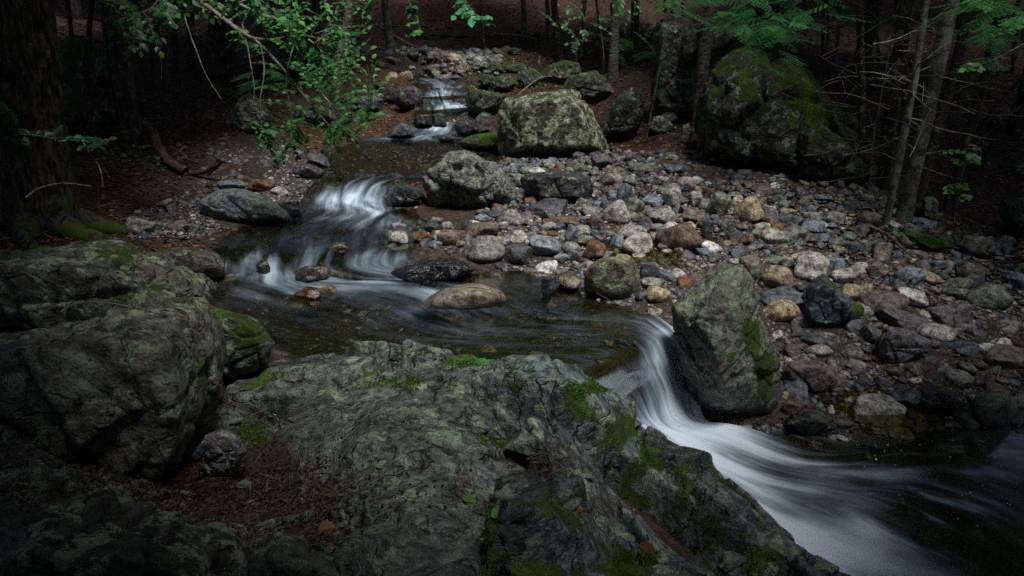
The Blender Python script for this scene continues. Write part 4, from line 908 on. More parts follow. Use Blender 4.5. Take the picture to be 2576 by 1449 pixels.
# broad toothed leaf, unit length along +X, folded along its midrib
_lx = np.array([0, .12, .30, .42, .55, .66, .80, 1.0]); _lw = np.array([0, .20, .36, .33, .40, .27, .25, 0])
def leaf_template():
    mid = np.stack([_lx, 0*_lx, -.10*_lx**2], -1); a = np.stack([_lx, _lw, -.10*_lx**2 + _lw*.22], -1); b = a*[1, -1, 1]
    V = np.concatenate([mid, a[1:-1], b[1:-1]]); F3, F4 = [], []; n = 8
    A = lambda i: 0 if i == 0 else (7 if i == 7 else n + i - 1)
    B = lambda i: 0 if i == 0 else (7 if i == 7 else n + 6 + i - 1)
    T = []
    for i in range(7):
        for S, fl in ((A, 0), (B, 1)):
            q = [i, i+1, S(i+1), S(i)]; q = list(dict.fromkeys(q))
            if len(q) == 4: T += [[q[0], q[1], q[2]], [q[0], q[2], q[3]]]
            elif len(q) == 3: T.append(q)
    return V, np.array(T)
LEAFV, LEAFF = leaf_template()
LOWV = np.array([[0, 0, 0], [.35, .30, .06], [1, 0, -.06], [.35, -.30, .06]]); LOWF = np.array([[0, 2, 1], [0, 3, 2]])
def leafmesh(name, pos, dirs, ups, size, col, mat, parent=None, low=False, width=1.0):
    TV, TF = (LOWV, LOWF) if low else (LEAFV, LEAFF)
    pos, dirs, ups = map(np.asarray, (pos, dirs, ups)); n = len(pos)
    x = dirs/np.linalg.norm(dirs, axis=1, keepdims=True); y = np.cross(ups, x); y /= np.linalg.norm(y, axis=1, keepdims=True) + 1e-9; z = np.cross(x, y)
    s = np.asarray(size)[:, None, None]
    V = pos[:, None] + s*(TV[None, :, 0:1]*x[:, None] + TV[None, :, 1:2]*width*y[:, None] + TV[None, :, 2:3]*z[:, None])
    F = (TF[None] + (np.arange(n)*len(TV))[:, None, None]).reshape(-1, 3)
    return link(name, mesh(name, V.reshape(-1, 3), F, mat, smooth=False, attrs={'col': np.repeat(col, len(TV), 0)}), parent)
GREENS = np.array([(.04, .16, .035), (.06, .21, .05), (.035, .13, .045), (.10, .30, .06), (.03, .12, .035)])
_leafme = mesh('leaf', LEAFV, LEAFF, m_leafo, smooth=False)
def leafparts(parent, pos, dirs, ups, size, col, nmax=300):
    """the leaves nearest the eye are parts of their own, the rest are one part"""
    from mathutils import Matrix
    pos, dirs, ups, size, col = map(np.asarray, (pos, dirs, ups, size, col)); u, v = uv_of(pos)
    sz = size/np.linalg.norm(pos - EYE, axis=1)*((u > 0) & (u < 2576) & (v > 0) & (v < 1449)); od = np.argsort(-sz); a, b = od[:nmax], od[nmax:]
    po = np.array(parent.location)
    for i in a:
        x = dirs[i]/np.linalg.norm(dirs[i]); y = np.cross(ups[i], x); y /= np.linalg.norm(y) + 1e-9; z = np.cross(x, y); s = size[i]
        o = link('leaf', _leafme, parent); o.color = tuple(col[i]) + (1,)
        M = Matrix([[x[0]*s, y[0]*s, z[0]*s, pos[i][0]-po[0]], [x[1]*s, y[1]*s, z[1]*s, pos[i][1]-po[1]], [x[2]*s, y[2]*s, z[2]*s, pos[i][2]-po[2]], [0, 0, 0, 1]])
        o.matrix_local = M
    if len(b): tag(leafmesh('foliage', pos[b] - po, dirs[b], ups[b], size[b], col[b], m_leaf, parent), kind='stuff')
def spray(a, b, n, size, droop=.1, r=rnd):
    """leaves either side of a twig from a to b"""
    a, b = np.asarray(a), np.asarray(b); t = np.linspace(0, 1, 8); L = np.linalg.norm(b-a)
    path = a + (b-a)*t[:, None] + np.array([0, 0, 1])*(np.sin(t*math.pi)*droop*L*.6)[:, None] + fbm3(a + t[:, None]*(b-a), 4, 2)[:, None]*.03
    ps, ds, us, ss = [], [], [], []
    d = (b-a)/L; side = np.cross(d, [0, 0, 1]); side /= np.linalg.norm(side) + 1e-9
    for k in range(n):
        f = .12 + .88*(k + r.random()*.5)/n; p = a + (b-a)*f + np.array([0, 0, 1])*math.sin(f*math.pi)*droop*L*.6
        sg = 1 if k % 2 else -1
        dd = d*.7 + side*sg*(.9 if k < n-1 else .1) + np.array([r.uniform(-.2, .2), r.uniform(-.2, .2), r.uniform(-.45, .05)])
        up = np.array([r.uniform(-.4, .4), -.6 + r.uniform(-.5, .4), 1.0])
        ps.append(p); ds.append(dd); us.append(up); ss.append(size*r.uniform(.65, 1.15))
    return path, ps, ds, us, ss

# ---- trunks
def trunk_path(pts, y0, lean=0.0, top=None):
    """image points from the foot upwards, standing at distance y0"""
    q = [P(u, v, y=y0 + lean*k) for k, (u, v) in enumerate(pts)]
    d = q[-1] - q[-2]; d /= np.linalg.norm(d); h = top or 12
    e = q[-1].copy()
    while e[2] < h: e = e + d*1.5; d = d*.9 + np.array([0, 0, .1]); d /= np.linalg.norm(d); q.append(e)
    return np.array(q)
OPEN_C, OPEN_R = (1.1, 9.7), (3.8, 9.5)  # ellipse kept free of crown leaves, shaped to set where light falls
def crown_cards(c, rx, rz, n, r=rng):
    d = r.normal(size=(n, 3)); d /= np.linalg.norm(d, axis=1, keepdims=True); p = c + d*(r.random((n, 1))**.45)*[rx, rx, rz]
    k = ((p[:, 0]-OPEN_C[0])/OPEN_R[0])**2 + ((p[:, 1]-OPEN_C[1])/OPEN_R[1])**2
    u_, v_ = uv_of(p); seen = (v_ > -60) & (p[:, 1] > .3) & (u_ > -200) & (u_ < 2780)
    return p[(k > 1 + .25*r.random(len(p))) & (p[:, 2] > 2.8) & ~seen]
def tree(label, pts, width, mat, y0=None, top=12, crown=True, name='tree', group='trees of the creek side wood', flare=1.25, cr=(2.4, 3.6, 700), lean=0.0, twigs=0, bump=.06, card=.34, gr=None):
    if y0 is None: y0 = float(hit(pts[0][0], pts[0][1], h=lambda a, b: H(a, b, False))[0][1])
    path = trunk_path(pts, y0, lean, top); path[0, 2] = min(path[0, 2], float(H(np.array(path[0, 0]), np.array(path[0, 1]), False))) - .08
    r0 = width/2/FOC*y0*1.03; root = thing(name, label, 'tree', tuple(path[0]), group)
    n = 60; S = smooth(path, n); hgt = S[:, 2] - S[0, 2]; rad = r0*(1 - .55*np.clip(hgt/top, 0, 1))*(1 + (flare-1)*np.exp(-hgt/(r0*3.0)))
    V, F = tube(S - path[0], rad, 14); V = V + 0; ax = np.repeat(S - path[0], 14, 0); dr = V - ax
    V = ax + dr*(1 + fbm3((V + path[0])*[1, 1, .35], .8/r0, 3, int(abs(pts[0][0])) % 37)[:, None]*bump*3)
    link('trunk', mesh('trunk', V, F, mat), root)
    for k in range(twigs):                              # thin dead side branches
        i = rnd.randrange(6, 34); a = S[i] - path[0]; az = rnd.uniform(0, 6.28); L = rnd.uniform(.35, 1.1); dz = rnd.uniform(-.3, .35)
        w_ = [a]; dcur = np.array([math.cos(az), math.sin(az), dz])
        for q in range(6): dcur = dcur + np.array([rnd.uniform(-.25, .25), rnd.uniform(-.25, .25), rnd.uniform(-.22, .18)]); w_.append(w_[-1] + dcur/np.linalg.norm(dcur)*L/6)
        parts_ = [tube(w_, np.linspace(.010, .003, 7), 4)]
        for q in range(3):
            s0 = w_[rnd.randrange(2, 6)]; e = s0 + np.array([rnd.uniform(-.3, .3), rnd.uniform(-.3, .3), rnd.uniform(-.2, .2)])
            parts_.append(tube([s0, (s0+e)/2 + [0, 0, .02], e], [.004, .003, .002], 3))
        link('branch', mesh('branch', *merge(parts_), m_twig), root)
    if crown:
        cpts = crown_cards(S[-1] + np.array([0, 0, -cr[1]*.6]), cr[0], cr[1], cr[2])
        if len(cpts):
            m = len(cpts); leafmesh('crown', cpts - path[0], rng.normal(size=(m, 3)), rng.normal(size=(m, 3))*.5 + [0, 0, 1], rng.uniform(.6, 1.2, m)*card, GREENS[rng.integers(0, 5, m)]*rng.uniform(.7, 1.2, (m, 1)), m_leaf, root, low=True, width=1.5)
    return root, path, r0
def big_left():
    pts = [(100,560),(88,430),(76,300),(62,150),(48,0)]
    path = trunk_path(pts, 6.0, 0, 13); path[0, 2] -= .25; root = thing('tree', 'massive tree trunk with deeply furrowed bark at the left edge', 'tree', tuple(path[0]), 'trees of the creek side wood')
    n, m = 420, 200; t = np.linspace(0, 1, n)**1.7; S = catmull(path, 4000)[(t*3999).astype(int)] - path[0]; hgt = S[:, 2]
    rad = .222*(1 - .35*np.clip(hgt/13, 0, 1)) + .13*np.exp(-hgt/.55)
    th = np.linspace(0, 2*math.pi, m, endpoint=False); A, B = np.array([1, 0, 0]), np.array([0, 1, 0])
    cyl = np.stack([np.cos(th)[None]*np.ones((n, 1)), np.sin(th)[None]*np.ones((n, 1)), hgt[:, None]*np.ones((1, m))], -1)
    q = cyl*[1, 1, 1]; fl = np.exp(-hgt/.4)[:, None]*np.clip(np.cos(th*5 + 1.2), 0, 1)[None]*.12
    ridg = 1 - np.abs(fbm3(q*[4.2, 4.2, 1.5], 1.6, 4, 71))*3.2; rough_ = fbm3(q*[3, 3, 2.2], 6, 3, 72)
    plate = fbm3(q*[2.2, 2.2, 5], 1.6, 2, 74)
    rr = rad[:, None]*(1 + fl + .10*fbm3(q, 1.1, 2, 73)) + .034*np.clip(ridg, -1, 1) + .010*rough_ + .016*np.clip(plate*2, -1, 1)
    V = S[:, None] + np.stack([np.cos(th)[None]*rr, np.sin(th)[None]*rr, np.zeros_like(rr)], -1)
    i = np.arange(n-1)[:, None]*m + np.arange(m)[None]; j = np.arange(n-1)[:, None]*m + (np.arange(m)[None]+1) % m
    link('trunk', mesh('trunk', V.reshape(-1, 3), np.stack([i, j, j+m, i+m], -1).reshape(-1, 4), m_big), root)
    for az, L in ((-.5, .9), (-1.3, .8), (.3, .7), (-2.2, .7)):       # roots spreading from the foot
        a = np.array([math.cos(az)*.2, math.sin(az)*.2, .32]); w_ = []
        for k in range(8):
            f = k/7; x, y = path[0][0] + math.cos(az + f*.3)*(.2 + L*f), path[0][1] + math.sin(az + f*.3)*(.2 + L*f)
            w_.append([x, y, float(H(np.array(x), np.array(y), False)) + .10*(1-f)**2 + .02 - .05*f])
        w_ = np.array(w_) - path[0]; w_[0] = a
        V, F = tube(smooth(w_, 24), np.linspace(.13, .03, 24), 12); V += fbm3(V, 8, 3, 9)[:, None]*.012; link('root', mesh('root', V, F, m_big), root)
    cp = crown_cards(np.array([-2.6, 3.4, 8.5]), 4.6, 3.0, 4200); mm = len(cp)  # crown out of view, placed towards the camera to shade the lower left
    leafmesh('crown', cp - path[0], rng.normal(size=(mm, 3)), rng.normal(size=(mm, 3))*.5 + [0, 0, 1], rng.uniform(.2, .4, mm), GREENS[rng.integers(0, 5, mm)], m_leaf, root, low=True, width=1.5)
big_left()
TR = [
 ('slim dark sapling leaning beside the curved log on the left bank', [(366,278),(358,190),(348,110),(345,0)], 15, m_bark, {}),
 ('dark sapling stem with side limbs just right of the slim one on the left bank', [(378,215),(385,130),(402,60),(415,0)], 12, m_bark, {}),
 ('thick dark trunk with mossy foot on the far left bank', [(545,190),(545,100),(548,0)], 38, m_bark, {}),
 ('thin dark trunk just right of the thick mossy footed one', [(575,195),(582,120),(590,0)], 17, m_bark, {}),
 ('thin trunk left of the thick mossy footed one', [(443,180),(440,90),(436,0)], 13, m_bark, {}),
 ('dark trunk third from the left sapling on the far left bank', [(482,180),(480,90),(478,0)], 18, m_bark, {}),
 ('pale lichen patched trunk leaning over the creek behind the leafy branches', [(838,300),(850,200),(868,100),(885,0)], 26, m_birch, dict(lean=-.1)),
 ('slender grey green trunk on the far hill above the upper cascade', [(985,135),(975,60),(970,0)], 20, m_bark2, {}),
 ('broken looking pale trunk on the hillside left of a matching partner', [(1318,85),(1318,40),(1316,0)], 12, m_bark2, {}),
 ('dark bent trunk in front of the pale pair at the top centre', [(1410,155),(1402,90),(1393,0)], 17, m_bark, {}),
 ('pale straight trunk left of the dark bent one at the top centre', [(1380,90),(1378,40),(1376,0)], 11, m_bark2, {}),
 ('speckled birch trunk behind the boulder pile', [(1541,205),(1545,110),(1550,0)], 22, m_birch, {}),
 ('dark straight trunk right of the speckled birch', [(1596,142),(1598,70),(1598,0)], 20, m_bark, {}),
 ('thin twiggy dead trunk left of the speckled birch', [(1460,150),(1465,70),(1472,0)], 9, m_bark2, dict(twigs=5)),
 ('leaning birch with papery bark beside the huge mossy boulder', [(1757,322),(1762,240),(1772,130),(1790,0)], 30, m_birch, dict(lean=-.05)),
 ('thin whip like sapling in front of the dark slab boulder', [(1625,345),(1650,220),(1672,100),(1700,20)], 5, m_bark2, dict(flare=1)),
 ('straight slim trunk with many dead side branches right of the huge mossy boulder', [(2166,465),(2168,300),(2166,150),(2162,0)], 17, m_bark, dict(twigs=12)),
 ('slim pale trunk far back above the huge mossy boulder', [(2082,120),(2085,60),(2085,0)], 9, m_bark2, dict(twigs=4)),
 ('slim crooked pale trunk far back right of the other slim pale one', [(2103,155),(2108,80),(2110,0)], 9, m_bark2, dict(twigs=4)),
 ('dark thick trunk at the back left of the right hand clump', [(2225,480),(2240,300),(2262,130),(2285,0)], 34, m_bark, dict(twigs=5)),
 ('lichen spotted slim trunk at the front of the right hand clump', [(2228,570),(2262,400),(2300,200),(2330,0)], 18, m_bark2, dict(twigs=8)),
 ('thick grey lichen spotted trunk in the middle of the right hand clump', [(2268,560),(2305,400),(2350,200),(2395,0)], 36, m_bark2, dict(twigs=7)),
 ('dark trunk just behind the thick grey one in the right hand clump', [(2300,540),(2350,360),(2400,180),(2440,0)], 24, m_bark, dict(twigs=5)),
 ('dark leaning trunk at the right of the right hand clump', [(2380,545),(2420,400),(2470,220),(2500,90),(2515,0)], 24, m_bark, dict(twigs=7)),
 ('slim dark sapling crossing low behind the right hand clump', [(2370,480),(2420,400),(2500,270),(2600,170)], 10, m_bark, dict(twigs=4, crown=False, top=3)),
 ('pale thin trunk beside the base of the slim dead branched one', [(2190,475),(2190,400),(2200,330),(2215,250)], 6, m_bark2, dict(twigs=3, crown=False, top=3.5)),
]
for lb, pts, wd, mt, kw in TR: tree(lb, pts, wd, mt, **kw)
# thinner trees further up the hillside, each standing on its own
hill = [(1225,26,24,6),(1440,60,19,7),(1500,90,19,8),(1520,40,24,10),(1650,40,23,9),(1680,70,19,7),(1900,60,18,10),(1960,40,20,9),(2010,50,17,8),(2140,60,16,8),(2205,90,14,10),
        (760,60,24,12),(820,40,26,9),(700,70,22,14),(640,60,24,10),(610,120,18,9),(400,90,19,14),(310,100,17,12),(265,90,15,10),(2460,60,14,14),(2540,40,13,12),(2330,120,15,9)]
ORD = ['first', 'second', 'third', 'fourth', 'fifth', 'sixth', 'seventh', 'eighth', 'ninth', 'tenth']
hill.sort(); zc = {}
for q, (u, v, y, w_) in enumerate(hill):
    where = 'far left wood' if u < 900 else ('slope above the upper cascade' if u < 1300 else ('slope behind the boulder pile' if u < 1720 else 'dark wood on the right'))
    zc[where] = zc.get(where, -1) + 1
    x = (u-1288)/FOC*y*1.03; gz = float(H(np.array(x), np.array(float(y)), False)); uu_, vv_ = uv_of(np.array([x, y, gz]))
    tree('%s slender trunk, %s from the left in the %s' % (('dark', 'thin dark', 'greyish')[q % 3], ORD[zc[where]], where), [(uu_, vv_), (uu_ + rnd.uniform(-6, 6), vv_ - 60), (uu_ + rnd.uniform(-14, 14), vv_ - 150)], w_, (m_bark, m_bark, m_bark2)[q % 3], y0=y, top=11 + gz, cr=(3.0, 4.5, 500), twigs=3 if y < 22 else 0, card=.42, group='slender trees of the far wood')
# trees added mostly out of view, only so their crowns shade the scene
for x, y, hh in ((0,36,17),(5,36,17),(10,37,17),(-5,36,17),(-10,35,17),(15,35,17),(-15,34,17),(-6.5,1.5,9),(-7,7,10),(-9,13,11),(-4.5,17,13),(-9,26,16),(-3.2,.2,8),(4.2,-.8,8),(-5.5,4,9),(-1.2,-2.2,8),(-5.5,10,10),(-4,-.5,7),(8,11,11),(9.5,5,9),(6.8,14,12),(12,20,14),(7,-1.5,9),(-3.5,-2.5,9),(2,-4.5,10),(13,28,18),(-13,22,14),(16,14,13)):
    gz = float(H(np.array(float(x)), np.array(float(y)), False)); uu_, vv_ = uv_of(np.array([x, max(y, .5), gz]))
    q = np.array([[x, y, gz-.1], [x+.1, y, gz+hh*.4], [x-.1, y+.1, gz+hh*.8], [x, y, gz+hh]]); root = thing('tree', 'tall tree added for shade %s' % ('behind the camera' if y < -1 else ('beyond the top of the far slope' if y > 30 else ('at the left of the creek' if x < 0 else 'at the right of the creek'))), 'tree', (x, y, gz), 'added shade trees around the clearing')
    V, F = tube(smooth(q, 20) - [x, y, gz], np.linspace(.16, .06, 20), 10)
    link('trunk', mesh('trunk', V, F, m_bark), root)
    cp = crown_cards(np.array([x, y, gz+hh*.72]), 4.2, hh*.38, 3800); mm = len(cp)
    if mm: leafmesh('crown', cp - [x, y, gz], rng.normal(size=(mm, 3)), rng.normal(size=(mm, 3))*.5 + [0, 0, 1], rng.uniform(.3, .6, mm), GREENS[rng.integers(0, 5, mm)], m_leaf, root, low=True, width=1.5)

# ---- the leafy tree reaching in over the creek from the left
def leafy(label, branches, twspec, size, ydist, greens=None, nmax=300, cat='tree', name='leafy_tree', nleaf=9, base=None):
    """branches: traced limbs; twspec: (u0,v0,u1,v1,n) boxes of twig ends; all at distance ydist +- spread"""
    b0 = P(*branches[0][0][:2], y=branches[0][0][2]) if base is None else base
    root = thing(name, label, cat, tuple(b0)); org = np.array(b0)
    allp = []
    for br in branches:
        pts = np.array([P(u, v, y=y) for u, v, y, _ in br]); rad = np.interp(np.linspace(0, 1, 40), np.linspace(0, 1, len(br)), [q[3] for q in br]); S = smooth(pts, 40); allp.append(S)
        V, F = tube(S - org, rad, 8); V += fbm3(V, 12, 2, 3)[:, None]*.004; link('branch', mesh('branch', V, F, m_twig), root)
    AP = np.concatenate(allp); ps, ds, us, ss, tws = [], [], [], [], []
    for (u0, v0, u1, v1, n, dy) in twspec:
        for k in range(n):
            e = P(rnd.uniform(u0, u1), rnd.uniform(v0, v1), y=ydist + rnd.uniform(-dy, dy)); dd = np.linalg.norm(AP - e, axis=1)
            a = AP[dd.argmin()] if dd.min() < .8 else e + np.array([rnd.uniform(-.5, .3), rnd.uniform(-.2, .4), rnd.uniform(.1, .4)])
            if np.linalg.norm(e-a) > .5: a = e + (a-e)/np.linalg.norm(a-e)*.5
            pth, p_, d_, u_, s_ = spray(a, e, nleaf, size, .15); tws.append(tube(pth, np.linspace(.0035, .0015, 8), 3)); ps += p_; ds += d_; us += u_; ss += s_
    V, F = merge(tws); tag(link('twigs', mesh('twigs', V - org, F, m_twig), root), kind='stuff')
    g = (GREENS if greens is None else np.array(greens)); n = len(ps); col = g[rng.integers(0, len(g), n)]*rng.uniform(.75, 1.25, (n, 1))
    leafparts(root, ps, ds, us, ss, col, nmax); return root
leafy('tree with light green toothed leaves reaching over the creek from the left', [
   [(430,-60,7.5,.03),(500,0,7.4,.026),(560,45,7.3,.022),(600,75,7.2,.02),(640,97,7.1,.017),(700,98,7.0,.013),(740,85,7.0,.009)],
   [(640,97,7.1,.014),(700,160,6.9,.012),(760,235,6.8,.010),(830,320,6.7,.006)],
   [(540,-20,7.6,.018),(620,20,7.5,.016),(700,50,7.4,.013),(790,110,7.2,.008)],
   [(380,-30,7.8,.02),(430,25,7.6,.016),(500,27,7.5,.013),(560,20,7.4,.010),(620,0,7.4,.008)],
   [(655,110,7.0,.008),(665,180,6.9,.006),(655,250,6.8,.005),(660,330,6.8,.003)],
   [(610,60,7.2,.008),(625,130,7.1,.006),(640,230,7.0,.004),(625,300,7.0,.003)],
   [(465,40,7.4,.008),(480,90,7.3,.006),(515,180,7.2,.005),(555,250,7.2,.003)],
   [(400,50,7.4,.007),(405,120,7.3,.006),(407,200,7.3,.004)],
   [(740,110,6.9,.008),(720,200,6.8,.006),(735,300,6.7,.004),(730,360,6.6,.003)],
   [(780,200,6.8,.006),(860,290,6.6,.004),(920,310,6.6,.003)]],
   [(620,0,940,60,30,1.2),(670,50,940,130,30,1.1),(560,60,760,140,6,.9),(700,120,980,200,26,.9),(690,150,790,260,16,.8),(730,200,930,320,32,.7),(655,320,720,430,16,.3),(720,310,860,405,30,.5),(850,330,915,385,10,.3),(880,220,980,300,14,.5),(640,0,720,60,10,1.2)], .057, 6.9, greens=[(.03,.155,.035),(.04,.20,.045),(.022,.10,.035),(.075,.27,.045)])
leafy('dark leafed sapling foliage hanging in the shade at the upper left', [[(200,-60,7.5,.01),(250,0,7.4,.008),(330,30,7.2,.005)], [(420,-40,7.5,.01),(380,20,7.3,.006),(300,50,7.2,.004)]],
   [(270,0,450,70,26,1.0),(300,110,460,150,9,.6),(450,0,640,60,22,1.5)], .08, 7.3, greens=GREENS*.6, name='sapling', nmax=150)
leafy('dim understory sapling among the trunks at the far left', [[(420,180,11,.012),(425,90,11,.010),(430,-40,11,.006)]], [(330,20,640,150,26,1.8)], .085, 11, greens=GREENS*.7, name='sapling', nmax=80)
leafy('dim understory sapling among the trunks behind the boulder pile', [[(1520,150,14.5,.010),(1510,60,14.5,.008),(1500,-40,14.5,.006)]], [(1400,0,1700,130,30,2)], .09, 14.5, greens=GREENS*.7, name='sapling', nmax=60)
leafy('dim understory sapling above the right hand rocks', [[(2050,140,13,.010),(2060,60,13,.008),(2060,-40,13,.006)]], [(1900,0,2200,130,22,2)], .085, 13, greens=GREENS*.7, name='sapling', nmax=60)
leafy('low sapling with broad dark leaves in front of the massive left trunk', [[(260,470,4.3,.006),(250,420,4.3,.004),(200,345,4.3,.003)], [(10,350,4.2,.005),(60,338,4.15,.004),(150,352,4.1,.002)]],
   [(20,330,150,355,7,.12),(200,340,300,380,5,.2),(25,398,70,402,2,.1),(0,270,40,285,2,.1)], .065, 4.2, greens=[(.012, .06, .025), (.018, .075, .03)], name='sapling', nleaf=7)
leafy('spray of pale green leaves hanging at the top centre left of the upper cascade', [[(1010,-60,6.5,.006),(1035,20,6.5,.004),(1060,80,6.5,.002)]], [(1030,15,1060,85,7,.1)], .062, 6.5, greens=[(.07, .24, .07), (.09, .28, .07)], name='leafy_branch', cat='branch')
leafy('spray of pale green leaves hanging at the top centre above the upper cascade', [[(1150,-60,6.5,.007),(1170,0,6.5,.005),(1200,40,6.5,.003),(1245,65,6.5,.002)]], [(1140,10,1190,50,8,.15),(1180,40,1250,70,9,.15)], .062, 6.5, greens=[(.06, .24, .11), (.10, .34, .16)], name='leafy_branch', cat='branch')
leafy('bright leaved twig between the trunks of the right hand clump', [[(2576,110,6.3,.007),(2500,150,6.3,.005),(2430,175,6.3,.002)]], [(2415,160,2470,190,5,.1)], .08, 6.3, greens=[(.09, .25, .04)], name='leafy_branch', cat='branch')
leafy('small bright sapling growing at the foot of the right hand clump', [[(2400,560,7.0,.006),(2420,440,7,.004),(2440,350,7,.002)]], [(2340,350,2470,420,8,.3),(2330,460,2440,500,7,.3)], .07, 7.0, greens=[(.06, .18, .03)], name='sapling', nleaf=6)
# long thin bare twigs through the right hand wood
root = thing('dead_branches', 'tangle of thin bare twigs between the trunks of the right hand clump', 'branches', tuple(P(2400, 450, y=7.5))); o0 = np.array(root.location)
for k in range(85):
    u, v, y = rnd.uniform(1960, 2600), rnd.uniform(30, 520), rnd.uniform(7, 10.5); a = P(u, v, y=y); az = rnd.choice([0, math.pi]) + rnd.uniform(-.5, .5); L = rnd.uniform(.4, 1.4); w_ = [a]; d = np.array([math.cos(az), math.sin(az)*.6, rnd.uniform(-.1, .45)])
    for q in range(6): d = d + np.array([rnd.uniform(-.2, .2), rnd.uniform(-.2, .2), rnd.uniform(-.22, .2)]); w_.append(w_[-1] + d/np.linalg.norm(d)*L/6)
    if v > 470: continue
    pp = [tube(w_, np.linspace(.006, .0025, 7), 4)]
    for q in range(3):
        s0 = w_[rnd.randrange(1, 6)]; e = s0 + np.array([rnd.uniform(-.3, .3), rnd.uniform(-.2, .2), rnd.uniform(-.1, .25)]); pp.append(tube([s0, (s0+e)/2 + [0, 0, .02], e], [.003, .0025, .002], 3))
    V, F = merge(pp); link('branch', mesh('branch', V - o0, F, m_twig if rnd.random() < .3 else m_dtwig), root)

# ---- hemlock boughs: flat sprays of short needles
def bough(a, b, n, wdt, ndl=.018):
    a, b = np.asarray(a, float), np.asarray(b, float); L = np.linalg.norm(b-a); d = (b-a)/L; s = np.cross(d, [0, 0, 1]); s /= np.linalg.norm(s); up = np.cross(s, d)
    Vs = []; tw = []
    for k in range(n):
        f = (k+.5)/n; c = a + (b-a)*f - np.array([0, 0, 1])*f*f*L*.12; sg = 1 if k % 2 else -1; l = wdt*(1 - f*.75)*rnd.uniform(.7, 1.1); e = c + (s*sg + d*.8)*l*.75 - np.array([0, 0, 1])*l*rnd.uniform(.05, .35)
        tw.append((c, e))
        m = max(4, int(l/.010)); t = np.linspace(.05, 1, m)[:, None]; p = c + (e-c)*t; dd = (e-c)/np.linalg.norm(e-c); sd = np.cross(dd, up); sd /= np.linalg.norm(sd)
        for g in (1, -1):
            nd = (sd*g*.9 + dd*.5 + rng.normal(0, .18, (m, 3))); nd /= np.linalg.norm(nd, axis=1, keepdims=True); q = p + nd*ndl*rng.uniform(.7, 1.1, (m, 1)); wv = dd*.0028
            Vs.append(np.stack([p-wv, q-wv*.6, q+wv*.6, p+wv], 1))
    return np.concatenate(Vs), tw
def hemlock(label, boxes, y, base, greens, dy=.8, name='hemlock_bough'):
    root = thing(name, label, 'hemlock', tuple(P(*base, y=y))); o0 = np.array(root.location)
    for (u0, v0, u1, v1, n) in boxes:
        Vs, tw, cs = [], [], []
        for k in range(n):
            c = P(rnd.uniform(u0, u1), rnd.uniform(v0, v1), y=y + rnd.uniform(-dy, dy)); az = rnd.uniform(0, 6.28); L = rnd.uniform(.22, .5); e = c + np.array([math.cos(az), math.sin(az), rnd.uniform(-.5, -.05)])*L
            V, t = bough(c, e, 16, .17); Vs.append(V); g = greens[rnd.randrange(len(greens))]; cs.append(np.repeat([np.array(g)*rnd.uniform(.7, 1.3)], len(V)*4, 0)); tw.append(tube([c, (c+e)/2, e], [.004, .003, .0015], 3))
        V = np.concatenate(Vs).reshape(-1, 3) - o0; F = np.arange(len(V)).reshape(-1, 4)
        tag(link('needles', mesh('needles', V, F, m_leaf, smooth=False, attrs={'col': np.concatenate(cs)}), root), kind='stuff'); V, F = merge(tw); tag(link('twigs', mesh('twigs', V - o0, F, m_dtwig), root), kind='stuff')
HG = [(.045, .22, .06), (.06, .28, .07), (.03, .16, .06)]
hemlock('bright hemlock boughs hanging at the top right of centre over the leaning birch', [(1690,-40,1900,30,26),(1800,20,2000,80,28),(1950,-40,2100,60,16),(1880,70,1990,170,14)], 8.2, (1850,-60), HG)
hemlock('hemlock boughs at the top right corner', [(2430,-40,2600,60,24),(2440,60,2580,160,8)], 6.6, (2520,-60), HG)
hemlock('dim hemlock boughs behind the right hand clump', [(2180,20,2330,110,12),(2400,180,2560,280,10)], 10, (2260,0), [(.02, .08, .03)])
hemlock('dark hemlock boughs behind the boulder pile', [(1560,150,1700,240,16),(1480,60,1660,150,14)], 12.2, (1640,120), [(.015, .07, .02), (.025, .10, .03)])
hemlock('feathery young hemlock under the leafy branches', [(610,160,700,215,10)], 9.5, (650,190), [(.02, .11, .03)])
hemlock('dim hemlock boughs at the upper left behind the saplings', [(150,20,330,110,12),(620,20,760,100,10)], 12, (240,40), [(.015, .06, .02)])
HR = []
HRL = ['left of the leafy branches near the creek','behind the leafy branches at the top left','highest on the slope behind the leafy branches','right of the dark trunks at the far left','between the dark trunks at the far left','above the curved log','above the dead branch on the boulder pile','left of the speckled birch','right of the speckled birch',
 'below the dark slab boulder top','near the pale trunk pair','on the slope above the far gravel','left of the right hand clump, up the slope','between the trunks of the right hand clump','right of the right hand clump','left of the clump behind the dead twigs','low at the right behind the leaning trunk','above the left end of the huge mossy boulder','above the right end of the huge mossy boulder',
 'behind the hemlock above the huge mossy boulder','at the right edge below the leaning trunk','behind the small bright sapling at the right','high on the slope at the far left','high on the slope left of the hanging leaf spray']
# ---- ferns and low seedlings on the slope
def fern(u, v, s, lb, g):
    c = hit(u, v, h=lambda a, b: H(a, b, False))[0]; root = thing('fern', lb, 'fern', tuple(c), 'ferns on the far slope')
    for k in range(rnd.randrange(6, 9)):
        az = k*2.4 + rnd.random(); t = np.linspace(0, 1, 12); d = np.array([math.cos(az), math.sin(az)]); pth = np.stack([d[0]*t*s, d[1]*t*s, s*(.75*t - .7*t*t)], -1)
        ps, ds, us, ss = [], [], [], []
        side = np.array([-d[1], d[0], 0])
        for i in range(1, 12):
            for sg in (1, -1): ps.append(pth[i]); ds.append(side*sg + np.append(d, 0)*.35 + [0, 0, -.15]); us.append([0, 0, 1]); ss.append(s*.34*math.sin(.35 + 2.6*t[i]))
        n = len(ps); leafmesh('frond', ps, ds, us, ss, np.repeat([np.array(g)*rnd.uniform(.8, 1.3)], n, 0), m_leaf, root, low=True, width=.7)
